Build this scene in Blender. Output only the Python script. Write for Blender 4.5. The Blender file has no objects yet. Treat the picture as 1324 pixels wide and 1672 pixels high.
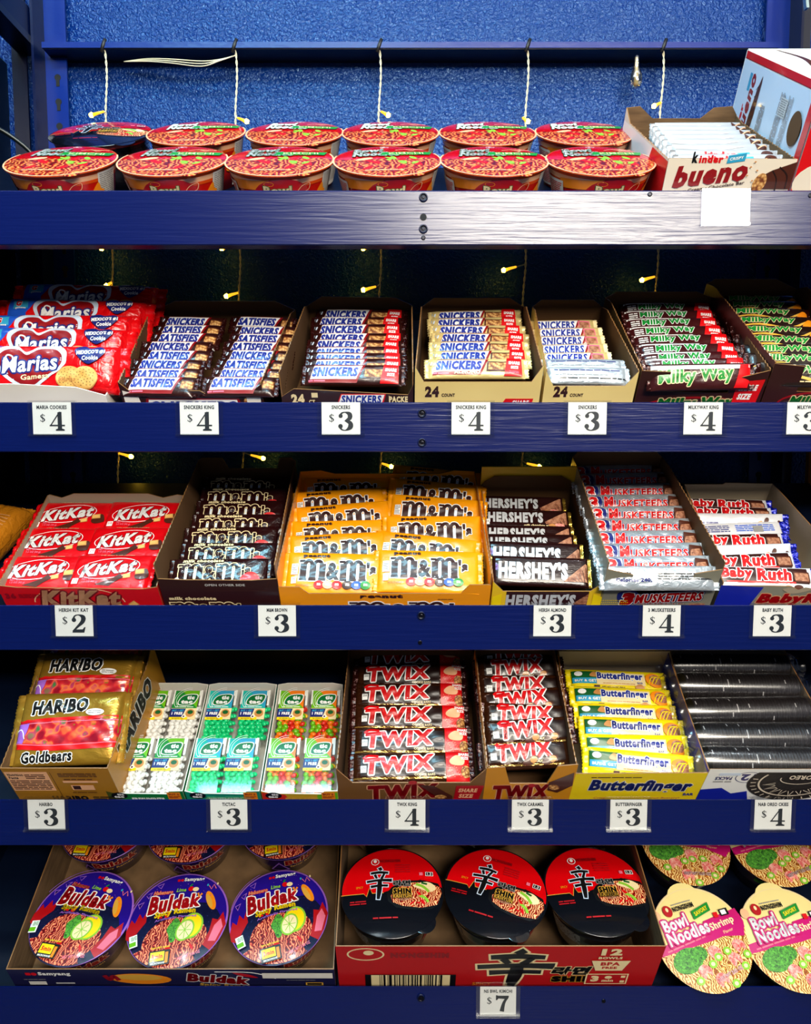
import bpy, bmesh, math, random
from math import sin, cos, pi, radians, exp, sqrt, atan2
from mathutils import Matrix, Vector
scn = bpy.context.scene
COL = scn.collection
random.seed(7)

# ------------------------------------------------------------------ camera, world, lights, exposure
cam = bpy.data.objects.new('camera', bpy.data.cameras.new('camera')); COL.objects.link(cam)
cam.location = (0, -0.945, 1.45); cam.rotation_euler = (radians(90 - 4.9), 0, 0)
cam.data.sensor_fit = 'VERTICAL'; cam.data.sensor_height = 36; cam.data.lens = 36 * 1204 / 1672
cam.data.clip_start = 0.02
scn.camera = cam
w = bpy.data.worlds.new('world'); scn.world = w; w.use_nodes = True
w.node_tree.nodes['Background'].inputs[0].default_value = (0.55, 0.68, 1.0, 1)
w.node_tree.nodes['Background'].inputs[1].default_value = 0.10
scn.view_settings.view_transform = 'Standard'; scn.view_settings.look = 'None'
scn.view_settings.exposure = 0.0; scn.view_settings.gamma = 1; scn.view_settings.use_curve_mapping = False

def area(name, loc, rot, sx, sy, power, col, spread=180):
    l = bpy.data.lights.new(name, 'AREA'); l.shape = 'RECTANGLE'; l.size = sx; l.size_y = sy
    l.energy = power; l.color = col; l.spread = radians(spread)
    o = bpy.data.objects.new(name, l); COL.objects.link(o); o.location = loc; o.rotation_euler = rot
    return o
# ceiling panels of the shop, a bright window behind the photographer, and small ceiling spots
area('ceiling_panel_cool', (-0.40, -0.80, 2.86), (0, 0, 0), 0.80, 0.34, 30, (0.36, 0.80, 1.0))
area('ceiling_panel_warm', (0.25, -1.75, 2.80), (radians(40), 0, 0), 1.2, 0.6, 42, (1.0, 0.95, 0.86))
area('shop_window', (0.95, -3.0, 2.68), (radians(80), 0, 0), 1.75, 0.36, 115, (1.0, 0.92, 0.78))
for i, x in enumerate((-1.1, -0.66, -0.22, 0.22, 0.66, 1.1)):
    l = bpy.data.lights.new('ceiling_spot', 'POINT'); l.energy = 5; l.shadow_soft_size = 0.03; l.color = (0.85, 0.95, 1.0)
    o = bpy.data.objects.new('ceiling_spot', l); COL.objects.link(o); o.location = (x, -0.32, 2.84)

# ------------------------------------------------------------------ materials
MATS = {}
def lin(h):
    return tuple((lambda c: c / 12.92 if c <= .04045 else ((c + .055) / 1.055) ** 2.4)(int(h[i:i + 2], 16) / 255) for i in (0, 2, 4)) + (1,)
def mat(name, col='ffffff', rough=.4, metal=0., bump=None, ramp=None, emit=0, coat=0, spec=.5):
    """principled material; bump=(kind, scale vec, strength, distance); ramp=(kind, scale, distortion, stops)"""
    if name in MATS: return MATS[name]
    m = bpy.data.materials.new(name); m.use_nodes = True; MATS[name] = m
    nt = m.node_tree; b = nt.nodes['Principled BSDF']; N = nt.nodes.new; K = nt.links.new
    b.inputs['Base Color'].default_value = lin(col); b.inputs['Roughness'].default_value = rough
    b.inputs['Metallic'].default_value = metal; b.inputs['Coat Weight'].default_value = coat
    b.inputs['Coat Roughness'].default_value = .08; b.inputs['Specular IOR Level'].default_value = spec
    if emit: b.inputs['Emission Color'].default_value = lin(col); b.inputs['Emission Strength'].default_value = emit
    tc = N('ShaderNodeTexCoord')
    def tex(kind, scale, dist=0):
        mp = N('ShaderNodeMapping'); K(tc.outputs['Object'], mp.inputs[0])
        mp.inputs['Scale'].default_value = scale if isinstance(scale, tuple) else (scale,) * 3
        if kind == 'noise':
            t = N('ShaderNodeTexNoise'); t.inputs['Scale'].default_value = 1; t.inputs['Detail'].default_value = 3; t.inputs['Distortion'].default_value = dist
            out = t.outputs['Fac']
        elif kind == 'wave':
            t = N('ShaderNodeTexWave'); t.inputs['Scale'].default_value = 1; t.inputs['Distortion'].default_value = dist; t.inputs['Detail'].default_value = 2; t.inputs['Detail Scale'].default_value = 1.3
            out = t.outputs['Fac']
        else:
            t = N('ShaderNodeTexVoronoi'); t.inputs['Scale'].default_value = 1; t.feature = 'F1' if kind == 'voro' else 'SMOOTH_F1'
            out = t.outputs['Color' if kind == 'vcol' else 'Distance']
        K(mp.outputs[0], t.inputs['Vector']); return out
    if bump:
        bn = N('ShaderNodeBump'); bn.inputs['Strength'].default_value = bump[2]; bn.inputs['Distance'].default_value = bump[3]
        K(tex(bump[0], bump[1], .6), bn.inputs['Height']); K(bn.outputs[0], b.inputs['Normal'])
    if ramp:
        r = N('ShaderNodeValToRGB'); st = ramp[3]; e = r.color_ramp.elements
        while len(e) < len(st): e.new(.5)
        for q, (p, c) in zip(e, st): q.position = p; q.color = lin(c)
        K(tex(ramp[0], ramp[1], ramp[2]), r.inputs[0]); K(r.outputs[0], b.inputs['Base Color'])
    return m
def clear(name, tint=(1, 1, 1, 1), amt=.12, rough=.05):
    m = bpy.data.materials.new(name); m.use_nodes = True; MATS[name] = m
    nt = m.node_tree; nt.nodes.remove(nt.nodes['Principled BSDF']); N = nt.nodes.new; K = nt.links.new
    t = N('ShaderNodeBsdfTransparent'); t.inputs[0].default_value = tint
    g = N('ShaderNodeBsdfGlossy'); g.inputs['Roughness'].default_value = rough
    f = N('ShaderNodeLayerWeight'); f.inputs[0].default_value = .25
    a = N('ShaderNodeMath'); a.operation = 'MULTIPLY_ADD'; a.inputs[1].default_value = .5; a.inputs[2].default_value = amt
    K(f.outputs['Facing'], a.inputs[0])
    x = N('ShaderNodeMixShader'); K(a.outputs[0], x.inputs[0]); K(t.outputs[0], x.inputs[1]); K(g.outputs[0], x.inputs[2])
    K(x.outputs[0], nt.nodes['Material Output'].inputs[0])
    return m
for n, c in dict(white='f4f4f2', cream='f0dca8', black='0b0a0c', navy='16206e', snblue='1b2d92', red='d4060e', dred='8c0710', crimson='b00812', brown='33110c', dbrown='1e0a07', choc='4a1f10',
                 tan='c88a4a', grey='8b8b8b', silver_ink='b9bcc0', green='0f8a2e', dgreen='0a5a24', lime='86c232', yellow='f6d800', orange='f08a10', magenta='c20a6a', pink='e8708a', gold_ink='d9a53a', peach='f0b488',
                 teal='12b4a8', blue='1c55c8', cyan='2f9ec8', purple='3a1ca0', lilac='9a62c8', beige='e6d6c0', kraft='8a6238', paper='f2ece0', lightgrey='cfcfcf', txt='22262a', bluewhite='cfe0f4').items():
    mat(n, c, .38, coat=.25)
M = MATS
BL = '02083c'
mat('paint', '000e48', .24, bump=('noise', (9, 60, 210), .6, .0007), spec=.55)
mat('paint_dark', '000c34', .35, spec=.3, bump=('noise', (40, 40, 40), .2, .0008))
mat('deck_paint', '000a20', .42, spec=.3, bump=('noise', (60, 60, 60), .25, .001))
mat('wall_paint', '00246a', .14, bump=('noise', (210, 210, 210), 1, .0032), spec=.5); MATS['wall_paint'].node_tree.nodes['Principled BSDF'].inputs['Specular Tint'].default_value = (.42, .72, 1, 1)
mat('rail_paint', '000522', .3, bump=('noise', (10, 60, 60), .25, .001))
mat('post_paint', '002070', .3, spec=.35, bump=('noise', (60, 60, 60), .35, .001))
mat('hole', '010103', .8); mat('bolt', '0a0a18', .3, .6); mat('steel', '9fb4b8', .3, .9)
mat('floor_tile', '4a4640', .5, ramp=('noise', 4, 0, [(.3, '3a3630'), (.7, '5a564e')])); mat('ceiling_white', 'c8c8c4', .8)
mat('kraft_in', '6e5236', .8, ramp=('noise', (30, 30, 200), 0, [(.3, '5e452a'), (.7, '7a5c3c')]))
mat('brown_in', '5a3a18', .8); mat('grey_in', 'a3947e', .8); mat('white_in', 'd8d4cc', .8)
mat('wood', 'b07820', .5, ramp=('noise', (200, 200, 6), .5, [(.3, 'a86c14'), (.7, 'd09a3a')]))
WR = ('noise', (60, 90, 60), .5, .0022)
def wrapm(n, c, rough=.28, metal=0., b=WR): return mat(n, c, rough, metal, bump=b, coat=.35)
wrapm('w_snick', '2c0d0a'); wrapm('w_cream', 'e6cc86', .3, .25); wrapm('w_silver', 'ccd4dc', .3, .6, ('noise', (70, 110, 70), .8, .003)); wrapm('w_milky', '3a0e10')
wrapm('w_mid', '20100c'); wrapm('w_kit', 'd60410', .3); wrapm('w_mm', '25090a', .24, b=('noise', (90, 90, 90), .6, .003)); wrapm('w_pea', 'f49a04', .32, b=('noise', (40, 40, 40), .4, .002))
wrapm('w_her', '230b0b', .25); wrapm('w_baby', 'e8e8ec', .25, .2); wrapm('w_blue', '1420a8', .22, .5, ('noise', (140, 140, 140), 1, .004)); wrapm('w_har', 'b4882c', .25, .55)
wrapm('w_twix', '3c1c0c', .22, .35, ('noise', (50, 120, 50), .8, .004)); wrapm('w_twixgold', 'd8a85a', .2, .8, ('noise', (50, 160, 50), 1, .004)); wrapm('w_butter', 'f2d90c', .3)
wrapm('w_red', 'd8060e', .25, b=('noise', (60, 60, 60), .9, .005)); wrapm('w_amber', 'c07818', .25, .1, ('noise', (90, 90, 90), .8, .004)); wrapm('w_kinder', 'a6a8ae', .35)
wrapm('w_gold', 'c8a040', .2, .8); wrapm('w_darkfoil', '38100e', .2, .5, ('noise', (120, 120, 120), 1, .004))
mat('nougat', 'c08a50', .5, ramp=('voro', 260, 0, [(.1, 'e6bc78'), (.45, 'c08648'), (.8, '6e3416')]))
mat('nougat_brown', '9a5a3c', .5, ramp=('noise', 240, 0, [(.35, '7a4028'), (.65, 'b88060')]))
mat('noodle_red', 'b03020', .35, ramp=('wave', 75, 16, [(.05, '5a060c'), (.4, 'a81a20'), (.7, 'd84a34'), (.97, 'f2a070')]), coat=.4)
mat('noodle_kim', 'd05018', .35, ramp=('wave', (38, 60, 60), 16, [(.02, '5a0606'), (.45, 'c41c0a'), (.76, 'd8501a'), (1, 'eaa050')]), coat=.4)
mat('noodle_shr', 'e0b060', .35, ramp=('wave', 80, 15, [(.05, '8a4210'), (.35, 'd08428'), (.65, 'eab454'), (.97, 'f6e0a0')]), coat=.4)
mat('noodle_shin', 'b02010', .35, ramp=('wave', 95, 14, [(.05, '5a0606'), (.4, 'b81a0e'), (.7, 'e87838'), (.95, 'f4c890')]), coat=.4)
mat('parsley', '2a7a1c', .5, ramp=('noise', 350, 1, [(.35, '0f4a10'), (.65, '5ab030')]))
mat('shrimp', 'f08078', .4, ramp=('noise', 250, 1, [(.35, 'e0484a'), (.65, 'f8b8a8')]))
mat('gummy', 'c02030', .25, ramp=('vcol', 110, 0, [(.2, '8e0a22'), (.42, 'c8242c'), (.55, 'e0703a'), (.66, 'b82a5a'), (.85, '2f7a3a')]), coat=.8)
mat('cookie', 'e0a850', .6, ramp=('noise', 60, 0, [(.3, 'd0923c'), (.7, 'ecc070')]))
mat('cookie_dark', '26201e', .45, bump=('noise', 300, .5, .001))
mat('mint_white', 'f0f0ea', .35, coat=.3); mat('mint_green', '10d080', .35, coat=.3); mat('m_orange', 'f07a10', .35, coat=.3); mat('m_red', 'd82a18', .35, coat=.3); mat('m_lime', '6ab810', .35, coat=.3); mat('m_yellow', 'f0b418', .35, coat=.3)
mat('lid_purple', '24128e', .16, coat=.8); mat('lid_red', 'd8040c', .16, coat=.8); mat('lid_black', '0c0e14', .12, coat=.8); mat('lid_cream', 'eedd94', .25, coat=.5); mat('cup_red', 'c41208', .25, coat=.5); mat('cup_orange', 'd8480c', .25, coat=.5)
mat('cup_black', '160a10', .15, coat=.8); mat('cup_purple', '2a1050', .25, coat=.5); mat('cup_plum', '3a0a30', .25, coat=.5)
mat('speckle_navy', '0e1444', .3, ramp=('voro', 300, 0, [(.05, '5a6ac0'), (.12, '10143c'), (1, '0a0e30')]))
mat('wire', 'd8d0b0', .3); mat('led', 'ffcc38', .3, emit=34); mat('led_glow', 'f0a820', .3, emit=1.6); mat('tie', '050508', .5); mat('cable', '08100e', .35)
mat('pill_green', '0e6e34', .3); mat('yellow_box', 'e8c020', .45); mat('gold_box', 'b07a20', .4, .15); mat('caramel_box', 'd08a18', .42); mat('tbrown_box', '7a5228', .42, .1); mat('grey_box', '8e8c7c', .42, .2); mat('brown_box', '2e0e0c', .42); mat('mid_box', '30100e', .42)
mat('red_box', 'cc0610', .4); mat('shin_box', 'b40a10', .5); mat('navy_box', '10103e', .5); mat('blue_box', '1020a0', .4); mat('cream_box', 'e8cf86', .5); mat('pea_box', 'f0960a', .42); mat('butter_box', 'eed010', .42); mat('green_box', '0e7a3a', .4); mat('teal_box', '0e8a70', .4); mat('fruit_box', 'c8a020', .4); mat('kinder_box', 'e8dcc8', .4)
clear('clear_film', amt=.05, rough=.12); clear('clear_case', amt=.06, rough=.06); clear('clear_tag', amt=.05, rough=.1, tint=(.97, .98, 1, 1)); clear('oreo_film', amt=.10, rough=.22, tint=(.85, .85, .9, 1)); clear('bulb_clear', amt=.4, tint=(1, .95, .8, 1))

# ------------------------------------------------------------------ mesh builder
class MB:
    def __init__(s): s.v = []; s.f = []; s.m = []; s.sm = []
    def add(s, vs, fs, m, smooth=False):
        b = len(s.v); s.v += [tuple(p) for p in vs]
        for f in fs: s.f.append([b + i for i in f]); s.m.append(m); s.sm.append(smooth)
        return s
    def mesh(s, name):
        me = bpy.data.meshes.new(name); me.from_pydata(s.v, [], s.f)
        ks = []
        for k in s.m:
            if k not in ks: ks.append(k)
        for k in ks: me.materials.append(M[k])
        ix = {k: i for i, k in enumerate(ks)}
        me.polygons.foreach_set('material_index', [ix[k] for k in s.m]); me.polygons.foreach_set('use_smooth', s.sm)
        me.update(); return me
    def build(s, name, parent=None, mw=None): return link(name, s.mesh(name), parent, mw)
    def box(s, x0, x1, y0, y1, z0, z1, m, T=None):
        vs = [Vector((x, y, z)) for z in (z0, z1) for y in (y0, y1) for x in (x0, x1)]
        if T: vs = [T @ v for v in vs]
        return s.add(vs, [(0, 2, 3, 1), (4, 5, 7, 6), (0, 1, 5, 4), (2, 6, 7, 3), (0, 4, 6, 2), (1, 3, 7, 5)], m)
    def tube(s, pts, r, m, n=8, closed_ends=True):
        pts = [Vector(p) for p in pts]; rs = r if isinstance(r, (list, tuple)) else [r] * len(pts); vs = []; fs = []
        up = Vector((.3, .5, .8)).normalized()
        for i, p in enumerate(pts):
            t = (pts[min(i + 1, len(pts) - 1)] - pts[max(i - 1, 0)]).normalized()
            a = t.cross(up); a = a.normalized() if a.length > 1e-4 else Vector((1, 0, 0)); b = t.cross(a)
            vs += [p + rs[i] * (cos(2 * pi * k / n) * a + sin(2 * pi * k / n) * b) for k in range(n)]
        for i in range(len(pts) - 1):
            for k in range(n): fs.append((i * n + k, i * n + (k + 1) % n, (i + 1) * n + (k + 1) % n, (i + 1) * n + k))
        if closed_ends: fs += [tuple(range(n))[::-1], tuple(range((len(pts) - 1) * n, len(pts) * n))]
        return s.add(vs, fs, m, True)
    def lathe(s, prof, n, mf, T=None, cap0=True, cap1=True):
        """prof [(r,z)], mf material key or function(i)->key"""
        vs = [Vector((r * cos(2 * pi * k / n), r * sin(2 * pi * k / n), z)) for r, z in prof for k in range(n)]
        if T: vs = [T @ v for v in vs]
        b = len(s.v); s.v += [tuple(v) for v in vs]
        for i in range(len(prof) - 1):
            for k in range(n):
                s.f.append([b + i * n + k, b + i * n + (k + 1) % n, b + (i + 1) * n + (k + 1) % n, b + (i + 1) * n + k]); s.m.append(mf(i) if callable(mf) else mf); s.sm.append(True)
        if cap0: s.f.append([b + k for k in range(n)][::-1]); s.m.append(mf(0) if callable(mf) else mf); s.sm.append(False)
        if cap1: s.f.append([b + (len(prof) - 1) * n + k for k in range(n)]); s.m.append(mf(len(prof) - 2) if callable(mf) else mf); s.sm.append(False)
        return s
def link(name, data, parent=None, mw=None):
    o = bpy.data.objects.new(name, data); COL.objects.link(o)
    if parent: o.parent = parent
    if mw is not None: o.matrix_world = mw
    return o
def tag(o, label, cat, group=None):
    assert 4 <= len(label.split()) <= 16, (len(label.split()), label)
    o['label'] = label; o['category'] = cat
    if group: o['group'] = group
    return o
def thing(name, mw, label, cat, group=None):
    return tag(link(name, None, None, mw), label, cat, group)
def copy_tree(o, mw, label=None, group=None):
    c = o.copy(); COL.objects.link(c); c.matrix_world = mw
    if label: c['label'] = label
    if group: c['group'] = group
    for ch in list(o.children):
        d = ch.copy(); COL.objects.link(d); d.parent = c
        for g in ch.children:
            e = g.copy(); COL.objects.link(e); e.parent = d
    return c
ORD = ['first', 'second', 'third', 'fourth', 'fifth', 'sixth', 'seventh', 'eighth', 'ninth', 'tenth']
def Rx(a): return Matrix.Rotation(radians(a), 4, 'X')
def Ry(a): return Matrix.Rotation(radians(a), 4, 'Y')
def Rz(a): return Matrix.Rotation(radians(a), 4, 'Z')
def Tr(x, y, z): return Matrix.Translation((x, y, z))

# ------------------------------------------------------------------ flat printed art (millimetres)
TXT = {}
def glyphs(s, off, sh):
    k = (s, off, sh)
    if k not in TXT:
        cu = bpy.data.curves.new('t', 'FONT'); cu.body = s; cu.size = 1; cu.offset = off; cu.shear = sh; cu.resolution_u = 2; cu.space_character = 1 + 2.6 * off; cu.fill_mode = 'FRONT'
        o = bpy.data.objects.new('t', cu); COL.objects.link(o)
        bpy.context.view_layer.update()
        e = o.evaluated_get(bpy.context.evaluated_depsgraph_get()); me = e.to_mesh()
        v = [(p.co.x, p.co.y) for p in me.vertices]; f = [tuple(p.vertices) for p in me.polygons]; e.to_mesh_clear()
        bpy.data.objects.remove(o); bpy.data.curves.remove(cu)
        x0 = min(p[0] for p in v); x1 = max(p[0] for p in v); y0 = min(p[1] for p in v); y1 = max(p[1] for p in v)
        TXT[k] = ([((x - x0) / (x1 - x0) - .5, (y - y0) / (y1 - y0) - .5) for x, y in v], f)
    return TXT[k]
def smooth_pts(p, n=5, closed=False):
    out = []; m = len(p); R = range(m if closed else m - 1)
    for i in R:
        a, b, c, d = (p[(i + j - 1) % m] if closed else p[max(0, min(m - 1, i + j - 1))] for j in range(4))
        for k in range(n):
            t = k / n
            out.append(tuple(.5 * (2 * b[q] + (c[q] - a[q]) * t + (2 * a[q] - 5 * b[q] + 4 * c[q] - d[q]) * t * t + (3 * b[q] - a[q] - 3 * c[q] + d[q]) * t ** 3) for q in range(len(b))))
    if not closed: out.append(tuple(p[-1]))
    return out
class Art:
    def __init__(s): s.L = []; s.k = 0
    def put(s, vs, fs, m, keep=False):
        if not keep: s.k += 1
        s.L.append((vs, fs, m, s.k)); return s
    def poly(s, pts, m, keep=False): return s.put(list(pts), [tuple(range(len(pts)))], m, keep)
    def blob(s, pts, m, keep=False): return s.poly(smooth_pts(pts, 5, True), m, keep)
    def rect(s, cx, cy, w, h, m, rot=0, sh=0, keep=False):
        c, d = cos(radians(rot)), sin(radians(rot))
        return s.poly([(cx + (x + sh * y) * c - y * d, cy + (x + sh * y) * d + y * c) for x, y in ((-w / 2, -h / 2), (w / 2, -h / 2), (w / 2, h / 2), (-w / 2, h / 2))], m, keep)
    def ell(s, cx, cy, rx, ry, m, a0=0, a1=360, n=24, rot=0, keep=False):
        c, d = cos(radians(rot)), sin(radians(rot))
        q = [radians(a0 + (a1 - a0) * i / n) for i in range(n if a1 - a0 >= 360 else n + 1)]
        return s.poly([(cx + rx * cos(t) * c - ry * sin(t) * d, cy + rx * cos(t) * d + ry * sin(t) * c) for t in q], m, keep)
    def ring(s, cx, cy, rx, ry, wd, m, n=36, rot=0, a0=0, a1=360):
        c, d = cos(radians(rot)), sin(radians(rot)); vs = []
        for i in range(n + 1):
            t = radians(a0 + (a1 - a0) * i / n)
            for k in (0, wd):
                x = (rx - k) * cos(t); y = (ry - k) * sin(t); vs.append((cx + x * c - y * d, cy + x * d + y * c))
        return s.put(vs, [(2 * i, 2 * i + 2, 2 * i + 3, 2 * i + 1) for i in range(n)], m)
    def stroke(s, pts, wd, m, sm=True, grow=0, keep=False):
        ws = list(wd) if isinstance(wd, (list, tuple)) else [wd] * len(pts)
        P = [(p[0], p[1], w_) for p, w_ in zip(pts, ws)]
        if sm and len(P) > 2: P = smooth_pts(P, 5)
        vs = []
        for i, (x, y, w_) in enumerate(P):
            a = P[max(0, i - 1)]; b = P[min(len(P) - 1, i + 1)]; tx, ty = b[0] - a[0], b[1] - a[1]; l = math.hypot(tx, ty) or 1; tx /= l; ty /= l
            e = grow * (-1 if i == 0 else 1 if i == len(P) - 1 else 0); h = w_ / 2 + grow
            vs += [(x + tx * e - ty * h, y + ty * e + tx * h), (x + tx * e + ty * h, y + ty * e - tx * h)]
        return s.put(vs, [(2 * i, 2 * i + 1, 2 * i + 3, 2 * i + 2) for i in range(len(P) - 1)], m, keep)
    def text(s, t, cx, cy, w, h, m, out=None, off=.02, sh=0, rot=0, arch=0, keep=False, taper=0, fat=None):
        v, f = glyphs(t, off, sh); c, d = cos(radians(rot)), sin(radians(rot))
        def pos(x, y):
            X = x * w; Y = y * h * (1 + taper * x) + arch * (1 - 4 * x * x); return (cx + X * c - Y * d, cy + X * d + Y * c)
        b = [pos(*p) for p in v]
        if fat is None: fat = .008 if out else 0
        for r, om in (out or []):
            s.k += 1
            for i in range(8):
                a = i * pi / 4; q = r * .8 + fat * h; s.put([(x + q * cos(a), y + q * sin(a)) for x, y in b], f, om, True)
        if fat:
            s.k += 1
            for i in range(8):
                a = i * pi / 4; q = fat * h; s.put([(x + q * cos(a), y + q * sin(a)) for x, y in b], f, m, True)
            return s.put(b, f, m, True)
        return s.put(b, f, m, keep)
    def lines(s, cx, cy, w, h, n, m, rot=0, seed=1):
        R = random.Random(seed); s.k += 1
        for i in range(n):
            y = h * (.5 - (i + .5) / n); x = -w / 2; c, d = cos(radians(rot)), sin(radians(rot))
            while x < w / 2 - h / n:
                l = min(R.uniform(.8, 3) * h / n * 1.6, w / 2 - x); s.rect(cx + (x + l / 2) * c - y * d, cy + (x + l / 2) * d + y * c, l, h / n * .5, m, rot, keep=True); x += l + h / n * .35
        return s
    def chunk(s, cx, cy, w, h, inner='nougat', rim='choc', rot=0, sh=0):
        s.rect(cx, cy, w, h, rim, rot, sh); s.rect(cx, cy, w * .84, h * .74, inner, rot, sh); return s
    def onto(s, mb, S, stepx=0, stepy=0, eps=.22, ext=None, gap=.09):
        """map the art to a surface: S(x, y, lift_mm) -> point in metres"""
        for k in sorted(set(l[3] for l in s.L)):
            grp = {}
            for vs, fs, m, kk in s.L:
                if kk == k: grp.setdefault(m, []).append((vs, fs))
            for m, parts in grp.items():
                if stepx or ext:
                    bm = bmesh.new()
                    for vs, fs in parts:
                        q = [bm.verts.new((x, y, 0)) for x, y in vs]
                        for f in fs:
                            try: bm.faces.new([q[i] for i in f])
                            except ValueError: pass
                    def cut(co, no, clear_outer=False):
                        if bm.faces: bmesh.ops.bisect_plane(bm, geom=bm.verts[:] + bm.edges[:] + bm.faces[:], plane_co=co, plane_no=no, clear_outer=clear_outer)
                    if ext:
                        for co, no in (((ext[0], 0, 0), (-1, 0, 0)), ((ext[1], 0, 0), (1, 0, 0)), ((0, ext[2], 0), (0, -1, 0)), ((0, ext[3], 0), (0, 1, 0))): cut(co, no, True)
                    if stepx and bm.verts:
                        xs = [v.co.x for v in bm.verts]; ys = [v.co.y for v in bm.verts]
                        for i in range(math.ceil(min(xs) / stepx), math.floor(max(xs) / stepx) + 1): cut((i * stepx, 0, 0), (1, 0, 0))
                        for i in range(math.ceil(min(ys) / stepy), math.floor(max(ys) / stepy) + 1): cut((0, i * stepy, 0), (0, 1, 0))
                    bm.verts.index_update()
                    mb.add([S(v.co.x, v.co.y, eps + gap * k) for v in bm.verts], [[v.index for v in f.verts] for f in bm.faces], m, bool(stepx)); bm.free()
                else:
                    for vs, fs in parts: mb.add([S(x, y, eps + gap * k) for x, y in vs], fs, m)
        return mb
def mm(f):  # wrap a millimetre surface function
    return lambda x, y, e: Vector(f(x, y, e)) * .001

# ------------------------------------------------------------------ wrapped packets
def pillow(L, W, T, seed, fin, px=2.6, pe=5, wr=.5):
    Lb = L / 2 - fin; R = random.Random(seed); ph = [R.uniform(0, 6.28) for _ in range(8)]; k = [R.uniform(.1, .28) for _ in range(4)]
    def S(x, y):
        u = min(1, abs(x) / Lb); v = min(1, abs(2 * y / W))
        t = T / 2 * (1 - v ** px) ** (1 / 2.0) * (1 - u ** pe) ** .5
        d = Lb - abs(x); wv = wr * (sin(y * .7 + ph[0]) * exp(-max(d, 0) / 9) * 1.3 + .45 * sin(x * k[0] + y * .3 + ph[1]) + .35 * sin(x * k[1] - y * .45 + ph[2]) + .2 * sin(y * .5 + ph[3] + x * .05))
        return max(.3, t + wv * (1 - v ** 4) * (1 - u ** 8) + .3)
    return S, Lb
def wrapper(key, L, W, T, base, art, seed=1, fin=7, fin_mat=None, px=2.6, pe=5, wr=.5, step=(4, 2.6)):
    """a flow-wrapped packet: returns (body mesh, end mesh left, end mesh right)"""
    S, Lb = pillow(L, W, T, seed, fin, px, pe, wr); mb = MB(); nx = max(30, int(L / 2.8)); ny = 20
    for sgn in (1, -1):
        vs = []
        for i in range(nx + 1):
            x = -Lb + 2 * Lb * i / nx
            for j in range(ny + 1):
                y = W / 2 * sin(pi * (j / ny - .5)); vs.append(Vector((x, y, sgn * S(x, y))) * .001)
        fs = [(i * (ny + 1) + j, (i + 1) * (ny + 1) + j, (i + 1) * (ny + 1) + j + 1, i * (ny + 1) + j + 1)[::sgn] for i in range(nx) for j in range(ny)]
        mb.add(vs, fs, base, True)
    if art: art.onto(mb, mm(lambda x, y, e: (x, y, S(x, max(-W / 2, min(W / 2, y))) + e)), step[0], step[1], .2, (-Lb, Lb, -W * .495, W * .495), .15)
    ends = []
    for sg in (-1, 1):
        e = MB(); n = max(6, int(W / 2.2)); vs = []; fs = []; R = random.Random(seed + sg)
        a = R.uniform(.5, 1.6); b = R.uniform(0, 6)
        for i in range(n + 1):
            y = -W / 2 * .97 + W * .97 * i / n; z = a * sin(i * .9 + b); z2 = z + R.uniform(-.6, .6)
            vs += [Vector((sg * (Lb - .8), y, z * .2 + .15)) * .001, Vector((sg * (Lb + fin * .5), y, z + .5)) * .001, Vector((sg * (Lb + fin - (1.2 if i % 2 else 0)), y, z2)) * .001]
        for i in range(n):
            for q in (0, 1): fs.append((3 * i + q, 3 * i + q + 1, 3 * i + q + 4, 3 * i + q + 3)[::sg])
        m0 = len(vs); vs += [v - Vector((0, 0, .0005)) for v in vs]; fs += [tuple(m0 + i for i in f)[::-1] for f in fs]
        for i in (0, n): fs += [(3 * i + q, 3 * i + q + 1, m0 + 3 * i + q + 1, m0 + 3 * i + q) for q in (0, 1)]
        fs += [(3 * i + 2, 3 * i + 5, m0 + 3 * i + 5, m0 + 3 * i + 2) for i in range(n)]
        e.add(vs, fs, fin_mat or base, True); ends.append(e.mesh('end_seal'))
    return mb.mesh(key), ends[0], ends[1]
def packet(kind, meshes, mw, label, cat, group):
    o = tag(link(kind, meshes[0], None, mw), label, cat, group)
    for e in meshes[1:]: link('end_seal', e, o)
    return o

# ------------------------------------------------------------------ rack geometry
ZB = [0, 1.7759, 1.5100, 1.2432, 0.9755, 0.7059]      # top of each front board at its inner edge
TILT = [0, 35, 35, 35, 35, 28]
LIP = [0, .05, .03, .03, .03, .03]
FR = [None] + [Tr(0, .02, ZB[r]) @ Rx(TILT[r]) for r in range(1, 6)]   # tray frames: x across, y up the slope, z off the slope
BOARD = [None, (1.7690, 1.7033), (1.5088, 1.4459), (1.2475, 1.1874), (.9853, .9207), (.7213, .6411)]

# ------------------------------------------------------------------ the setting
def struct(name, mb): o = mb.build(name); o['kind'] = 'structure'; return o
struct('wall_back', MB().box(-1.4, 1.4, .346, .40, 0, 2.85, 'wall_paint'))
struct('floor', MB().box(-1.6, 1.6, -3.2, .40, -.05, 0, 'floor_tile'))
struct('ceiling', MB().box(-1.6, 1.6, -3.2, .40, 2.9, 2.95, 'ceiling_white'))

struct('left_shade_panel', MB().box(-.672, -.665, .03, .345, 0, 2.09, 'deck_paint'))  # dark sheet added to stand in for the shade of the neighbouring bay

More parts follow.
